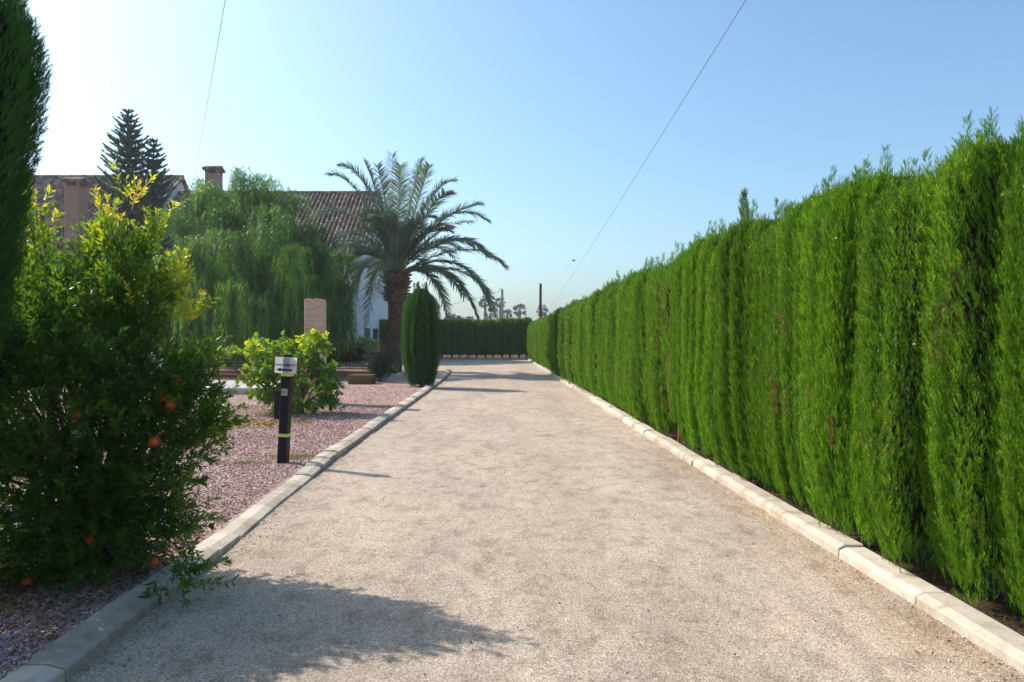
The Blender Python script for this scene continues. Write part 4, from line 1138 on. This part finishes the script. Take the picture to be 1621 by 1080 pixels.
def leaf_shrub(name, loc, rx, ry, rz, n, label, cat='shrub', mat='shrub', ll=.09, group=None, tm=.4, L=.3, seed=0, core=True):
    e = empty(name, loc, label, cat, group)
    tw = [twig(s + 70, 12, L, ll, None, .9) for s in range(3)]
    v = [((0, 0, rz), rx, ry, rz, n, tm, .2)]
    S_ = blob_twigs(v, (0, 0, rz * .4), tw, seed + 5, (.7, 1.2), .4)
    if core:  # solid core, coloured dark for the shade inside the shrub
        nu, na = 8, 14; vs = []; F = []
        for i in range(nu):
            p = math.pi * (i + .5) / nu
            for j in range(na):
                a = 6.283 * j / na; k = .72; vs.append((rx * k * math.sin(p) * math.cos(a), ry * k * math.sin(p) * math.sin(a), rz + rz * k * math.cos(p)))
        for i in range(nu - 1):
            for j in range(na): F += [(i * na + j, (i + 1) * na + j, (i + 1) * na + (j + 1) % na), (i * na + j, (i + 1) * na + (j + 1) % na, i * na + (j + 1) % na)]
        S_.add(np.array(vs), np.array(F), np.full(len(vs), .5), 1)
    link('foliage', S_.mesh('foliage', [M[mat], M['core']]), e)
    mb = MB(); R = rng(seed)
    for k in range(5): a = R.uniform(0, 6.28); mb.tube([(0, 0, -.03), (math.cos(a) * rx * .4, math.sin(a) * ry * .4, rz * .8)], [.02, .008], 5)
    mb.build('stem', M['stem'], e)
    return e
leaf_shrub('round_bush', (W(600, 605, 26).x, 26.2, .035), .36, .36, .50, 420, 'small dark rounded bush beside the timber stack in front of the palm', ll=.05, L=.15, tm=.15, seed=1)
S5 = [(505, 37.2, .9, .62, 0), (540, 37.6, 1.0, .66, 1), (572, 37.4, .8, .70, 2)]
for px, d, r, h, s in S5:
    leaf_shrub('garden_shrub', (W(px, 560, d).x, d, .05), r, .7, h, 330, ['leftmost of three dark leafy shrubs behind the picket edging', 'middle one of three dark leafy shrubs behind the picket edging', 'rightmost of three dark leafy shrubs behind the picket edging'][s], group='shrubs behind the picket edging', ll=.13, seed=10 + s, tm=.5)
for i, (px, d, r, h) in enumerate([(262, 39, 1.3, .85), (310, 38.5, 1.4, .95), (362, 39, 1.4, .85), (420, 38.6, 1.5, .9), (465, 39, 1.4, .95), (200, 38, 1.4, .9), (140, 38, 1.5, 1.1), (80, 37, 1.5, 1.2)]):
    leaf_shrub('garden_shrub', (W(px, 570, d).x, d, .05), r, .8, h, 260, 'low dark shrub under the pepper tree, ' + ['just left of the fig bush', 'between the slab and the pepper trunk', 'right of the pepper trunk', 'behind the fig bush', 'behind the brick pillar', 'behind the stone planter', 'hidden behind the middle of the fruit bush', 'hidden behind the left of the fruit bush'][i], group='low shrubs under the pepper tree', ll=.13, seed=20 + i, tm=.2)
e = leaf_shrub('flower_shrub', (W(592, 575, 34.2).x, 34.4, .05), .40, .40, .62, 120, 'tall thin shrub with a few red flowers left of the palm trunk', ll=.12, seed=40, tm=.8, core=False)
R = rng(41)
for k in range(5):
    mb = MB()
    for q in range(6):
        a = 6.283 * q / 6; mb.add([(0, 0, 0), (.07 * math.cos(a - .4), .07 * math.sin(a - .4), .03), (.09 * math.cos(a), .09 * math.sin(a), .05), (.07 * math.cos(a + .4), .07 * math.sin(a + .4), .03)], [(0, 1, 2, 3)])
    o = mb.build('flower', M['petal'], e, loc=(R.uniform(-.15, .3), -.3 + R.uniform(-.1, .1), 1.1 + R.uniform(-.15, .15))); o.rotation_euler = (1.2, 0, R.uniform(-1, 1))
leaf_shrub('garden_shrub', (W(660, 575, 34).x, 34.4, .05), .45, .45, .75, 200, 'grey green shrub behind the clipped column cypress', ll=.12, seed=45, tm=.9)
# agave at the palm's foot
e = empty('agave_plant', (W(624, 585, 30).x, 30.0, .04), 'spiky pale agave on white stones at the foot of the palm', 'agave')
R = rng(47); n = 30; th = R.uniform(0, 6.28, n); el = R.uniform(.15, 1.3, n)
V, F, t = scatter(np.array([(-.05, 0, 0), (.05, 0, 0), (.06, -.01, .4), (-.06, -.01, .4), (0, .03, 1)]), np.array([(0, 1, 2), (0, 2, 3), (3, 2, 4)]), np.zeros((n, 3)) + np.array([0, 0, .06]), np.stack([np.cos(th) * np.cos(el), np.sin(th) * np.cos(el), np.sin(el)], 1), np.zeros(n), np.stack([np.ones(n)] * 2 + [R.uniform(.35, .6, n)], 1), R.random(n))
link('leaves', make_mesh('leaves', V, F, M['agave'], t), e)
mb = MB()
for k in range(6):
    a = R.uniform(0, 6.28); r = R.uniform(.09, .15); x, y = math.cos(a) * .4, math.sin(a) * .3 - .2
    mb.tube([(x, y, -.03), (x, y, r * .5), (x, y, r)], [r, r * .95, r * .5], 7, wob=.15, R=R, t=R.random())
tag(mb.build('white_stones', M['rock'], loc=(W(624, 585, 30).x, 29.9, .04)), 'ring of small white stones around the agave', 'stones', kind='stuff')

# picket edging
e = empty('picket_edging', (W(560, 585, 36.3).x, 36.3, .05), 'low row of pale pickets edging the bed left of the palm', 'picket fence')
me = None; k = 0
for x in np.arange(-2.9, 1.5, .155):
    if me is None: mb = MB(); mb.prism([(-.035, 0), (.035, 0), (.035, .30), (0, .36), (-.035, .30)], -.012, .012); me = mb.mesh('picket', M['picket'])
    link('picket', me, e, (x, 0, 0))
mb = MB(); mb.box(-2.95, 1.5, .014, .034, .16, .20); mb.build('rail', M['picket'], e)

# fallen leaves, dry weeds
def ground_leaves(name, spots, seed, label, size, mat, trange):
    R = rng(seed); P = []; 
    for cx, cy, rx, ry, n in spots:
        p = np.stack([cx + R.normal(0, rx, n), cy + R.normal(0, ry, n), 0.055 + R.random(n) * .012], 1); P.append(p)
    P = np.concatenate(P); lim = np.interp(P[:, 1], [p[0] for p in LK], [p[1] for p in LK]) - .27
    P = P[(P[:, 0] < lim)]
    n = len(P); lf = leaf_lance(.25, .1, .15)
    d = np.stack([*R.normal(size=(2, n)), R.uniform(-.15, .3, n)], 1)
    V, F, t = scatter(lf[0], lf[1], P, d, R.uniform(-.5, .5, n) + math.pi / 2 * 0, R.uniform(*size, n), R.uniform(*trange, n))
    tag(link(name, make_mesh(name, V, F, M[mat], t)), label, 'leaves', kind='stuff')
f = W(380, 680, 13)
ground_leaves('fallen_leaves', [(-3.0, 5.0, .75, .65, 2600), (-3.6, 4.4, .6, .5, 900)], 81, 'brown fallen leaves under the pomegranate bush', (.03, .055), 'deadleaf', (0, .7))
ground_leaves('yellow_leaves', [(f.x, 13.2, .35, .25, 160), (f.x + .5, 13.8, .3, .2, 110), (-4.2, 14.6, .8, .5, 110)], 82, 'yellow fallen leaves on the gravel beside the fig bush', (.06, .12), 'deadleaf', (.75, 1.0))
def drive_litter():
    R = rng(88); n = 520
    y = 2.6 + R.random(n) ** 1.7 * 22; sd = R.random(n); lk = np.interp(y, [p[0] for p in LK], [p[1] for p in LK]); rk = np.interp(y, [p[0] for p in RK], [p[1] for p in RK])
    off = R.exponential(.16, n)
    x = np.where(sd < .45, lk + .03 + off, np.where(sd < .85, rk - .03 - off, R.uniform(-1.9, 2.4, n)))
    lf = leaf_lance(.3, .12, .15); d = np.stack([*R.normal(size=(2, n)), R.uniform(-.1, .25, n)], 1)
    V, F, t = scatter(lf[0], lf[1], np.stack([x, y, np.full(n, .012)], 1), d, R.uniform(-.4, .4, n), R.uniform(.012, .035, n), R.uniform(0, .8, n))
    tag(link('drive_litter', make_mesh('drive_litter', V, F, M['deadleaf'], t)), 'tiny dead leaves and twigs blown along the edges of the driveway', 'leaves', kind='stuff')
drive_litter()
def weeds(name, spots, seed, label):
    R = rng(seed); P = np.concatenate([np.stack([cx + R.normal(0, rx, n), cy + R.normal(0, ry, n), np.full(n, .034)], 1) for cx, cy, rx, ry, n in spots]); n = len(P)
    V, F, t = scatter(np.array([(-.06, 0, 0), (.06, 0, 0), (0, .2, 1)]), np.array([(0, 1, 2)]), P, np.stack([*R.normal(0, .5, (2, n)), np.ones(n)], 1), R.uniform(0, 6, n), R.uniform(.02, .055, n), R.random(n))
    tag(link(name, make_mesh(name, V, F, M['weed'], t)), label, 'grass', kind='stuff')
a, b = W(475, 729, 9.8), W(385, 738, 9.3)
weeds('dry_grass', [(a.x, 9.85, .26, .10, 1500), (b.x, 9.35, .16, .07, 500), (-2.75, 9.7, .12, .06, 300)], 83, 'thin yellowish grass patch growing in the gravel around the sign post')
R = rng(84)
P_ = [(at(RK, y) + .38 + R.normal(0, .05), y, .05, .04, 14) for y in np.arange(3.2, 14, .5)]
weeds('low_weeds', P_, 85, 'sparse weeds in the soil along the hedge foot')

# ------------------------------------------------------------------ background
def fan_palm(px, ytop, D, crown_px, label, seed, skirt=True):
    R = rng(seed); top = W(px, ytop, D); s = D / FPX; base = Vector((top.x, D, 0)); r = crown_px * s * .5; zc = top.z - r * .95
    e = empty('fan_palm', base, label, 'palm tree', 'distant palms beyond the hedge')
    mb = MB(); mb.tube([(0, 0, 0), (0, 0, zc * .5), (0, 0, zc)], [.32, .26, .30], 8); mb.build('trunk', M['palmbark'], e)
    S_ = Soup(); n = 26
    th = R.uniform(0, 6.28, n); el = np.where(R.random(n) < .3, R.uniform(-1.3, -.5, n), R.uniform(-.5, 1.4, n))
    d = np.stack([np.cos(th) * np.cos(el), np.sin(th) * np.cos(el), np.sin(el)], 1)
    V = [(0, 0, 0)]; F = []
    V += [(-.015, 0, 0), (.015, 0, 0), (.01, 0, .5), (-.01, 0, .5)]; F += [(1, 2, 3), (1, 3, 4)]
    for k in range(11):
        a = math.radians(-85 + 17 * k); b_ = len(V); V += [(0, 0, .45), (math.sin(a - .07) * .36, -.03, .45 + math.cos(a - .07) * .36), (math.sin(a) * .55, .05, .45 + math.cos(a) * .55), (math.sin(a + .07) * .36, -.03, .45 + math.cos(a + .07) * .36)]
        F += [(b_, b_ + 1, b_ + 2), (b_, b_ + 2, b_ + 3)]
    S_.add(*scatter(np.array(V), np.array(F), np.tile([0, 0, zc], (n, 1)), d, R.uniform(-.6, .6, n), r * R.uniform(1.05, 1.4, n), R.random(n)))
    link('crown', S_.mesh('crown', [M['farpalm']]), e)
for i, (px, yt, D, cp, lab) in enumerate([
    (792, 471, 190, 17, 'distant tall fan palm directly beside the concrete pole'), (803, 490, 200, 16, 'distant short fan palm at the right foot of the concrete pole'),
    (823, 482, 190, 20, 'distant fan palm with an open spiky crown, midway between the two poles'), (858, 484, 195, 18, 'distant fan palm half hidden behind the dark wooden pole'),
    (776, 489, 180, 18, 'distant dark fan palm just left of the concrete pole, under the date palm fronds'), (768, 470, 175, 19, 'distant fan palm hidden by the drooping tips of the date palm fronds')]):
    fan_palm(px, yt, D, cp, lab, 90 + i)

def round_tree(px, ytop, D, rpx, label, seed):
    R = rng(seed); s = D / FPX; r = rpx * s; top = W(px, ytop, D); e = empty('round_tree', (top.x, D, 0), label, 'tree', 'distant round trees left of the palms')
    mb = MB(); mb.tube([(0, 0, 0), (0, 0, top.z - r)], [.25, .15], 7); mb.build('trunk', M['stem'], e)
    n = 900; v = unit(R.normal(size=(n, 3))); c = np.array([0, 0, top.z - r]) + R.normal(0, .35, (7, 3))[R.integers(0, 7, n)] * r
    lf = leaf_lance(.3); p = c + v * r * R.uniform(.4, .8, n)[:, None]
    V, F, t = scatter(lf[0], lf[1], p, v + R.normal(0, .5, (n, 3)), R.uniform(0, 6, n), R.uniform(.3, .6, n), R.random(n))
    link('crown', make_mesh('crown', V, F, M['tree'], t), e)
round_tree(716, 498, 120, 12, 'distant bluish green round tree above the far hedge, nearest the clipped column', 101)
round_tree(730, 503, 125, 9, 'smaller distant round tree above the far hedge, right of the bluish one', 102)
round_tree(742, 505, 135, 8, 'smallest distant round tree low over the far hedge, under the palm fronds', 103)

D = 85; t = W(795, 458, D)
e = empty('concrete_pole', (t.x, D, 0), 'thin pale concrete power pole with a hooked bracket beyond the far hedge', 'utility pole')
mb = MB(); mb.box(-.16, .16, -.16, .16, 0, t.z * .5); mb.box(-.13, .13, -.13, .13, t.z * .5, t.z, .02); mb.build('shaft', M['pole_conc'], e)
mb = MB(); mb.tube([(0, 0, t.z - .1), (-.05, 0, t.z + .12), (-.25, 0, t.z + .1), (-.32, 0, t.z - .2), (-.45, 0, t.z - .3)], .035, 6); mb.build('bracket', M['pole_conc'], e)
def cable(a, b, sag, r, label, n=40):
    a, b = Vector(a), Vector(b); mb = MB()
    mb.tube([a.lerp(b, i / n) - Vector((0, 0, sag * 4 * (i / n) * (1 - i / n))) for i in range(n + 1)], r, 5)
    tag(mb.build('power_cable', M['cable'], smooth=True), label, 'cable')
cable((t.x - .45, D, t.z - .3), W(560, 500, 80), .6, .018, 'thin cable running left from the concrete pole behind the palm')
D = 72; t = W(855, 449, D)
e = empty('wooden_pole', (t.x, D, 0), 'dark bare wooden pole standing beyond the hedge right of the fan palms', 'utility pole')
mb = MB(); mb.tube([(0, 0, 0), (.02, 0, t.z * .5), (.05, 0, t.z)], [.15, .135, .12], 10, wob=.04, R=rng(1)); mb.build('shaft', M['pole_wood'], e)
# overhead wires
cable(W(1190, -15, 13), W(857, 505, 110), .35, .0065, 'thin wire crossing the blue sky, running down towards the far hedge on the right')
cable(W(358, -8, 13), W(306, 285, 60), .1, .006, 'thin wire in the pale sky running down towards the house roof on the left')
# bird
e = empty('bird', W(908, 413, 38), 'tiny dark bird flying low in the sky above the hedge', 'bird')
mb = MB(); mb.tube([(-.09, 0, 0), (-.05, 0, .01), (.02, 0, .015), (.07, 0, .005), (.11, 0, 0)], [.008, .026, .03, .016, .004], 8); mb.build('body', M['feather'], e, smooth=True)
for sg in (-1, 1):
    mb = MB(); mb.add([(-.03, 0, .01), (.04, 0, .01), (.03, sg * .1, .06), (-.03, sg * .19, .04), (-.04, sg * .08, .05)], [(0, 1, 2, 3, 4)]); mb.build('wing', M['feather'], e)
e.rotation_euler = (0, .2, .5)

# ------------------------------------------------------------------ haze
mh, nt, out = mat_new('thin_haze')
pv = N(nt, 'ShaderNodeVolumePrincipled'); pv.inputs['Color'].default_value = (.93, .95, 1, 1); pv.inputs['Density'].default_value = .0006; pv.inputs['Anisotropy'].default_value = .3
nt.links.new(pv.outputs[0], out.inputs['Volume'])
mb = MB(); mb.box(-460, 460, -60, 720, -1.1, 22)
tag(mb.build('haze', mh), 'thin pale summer haze in the air', kind='stuff')
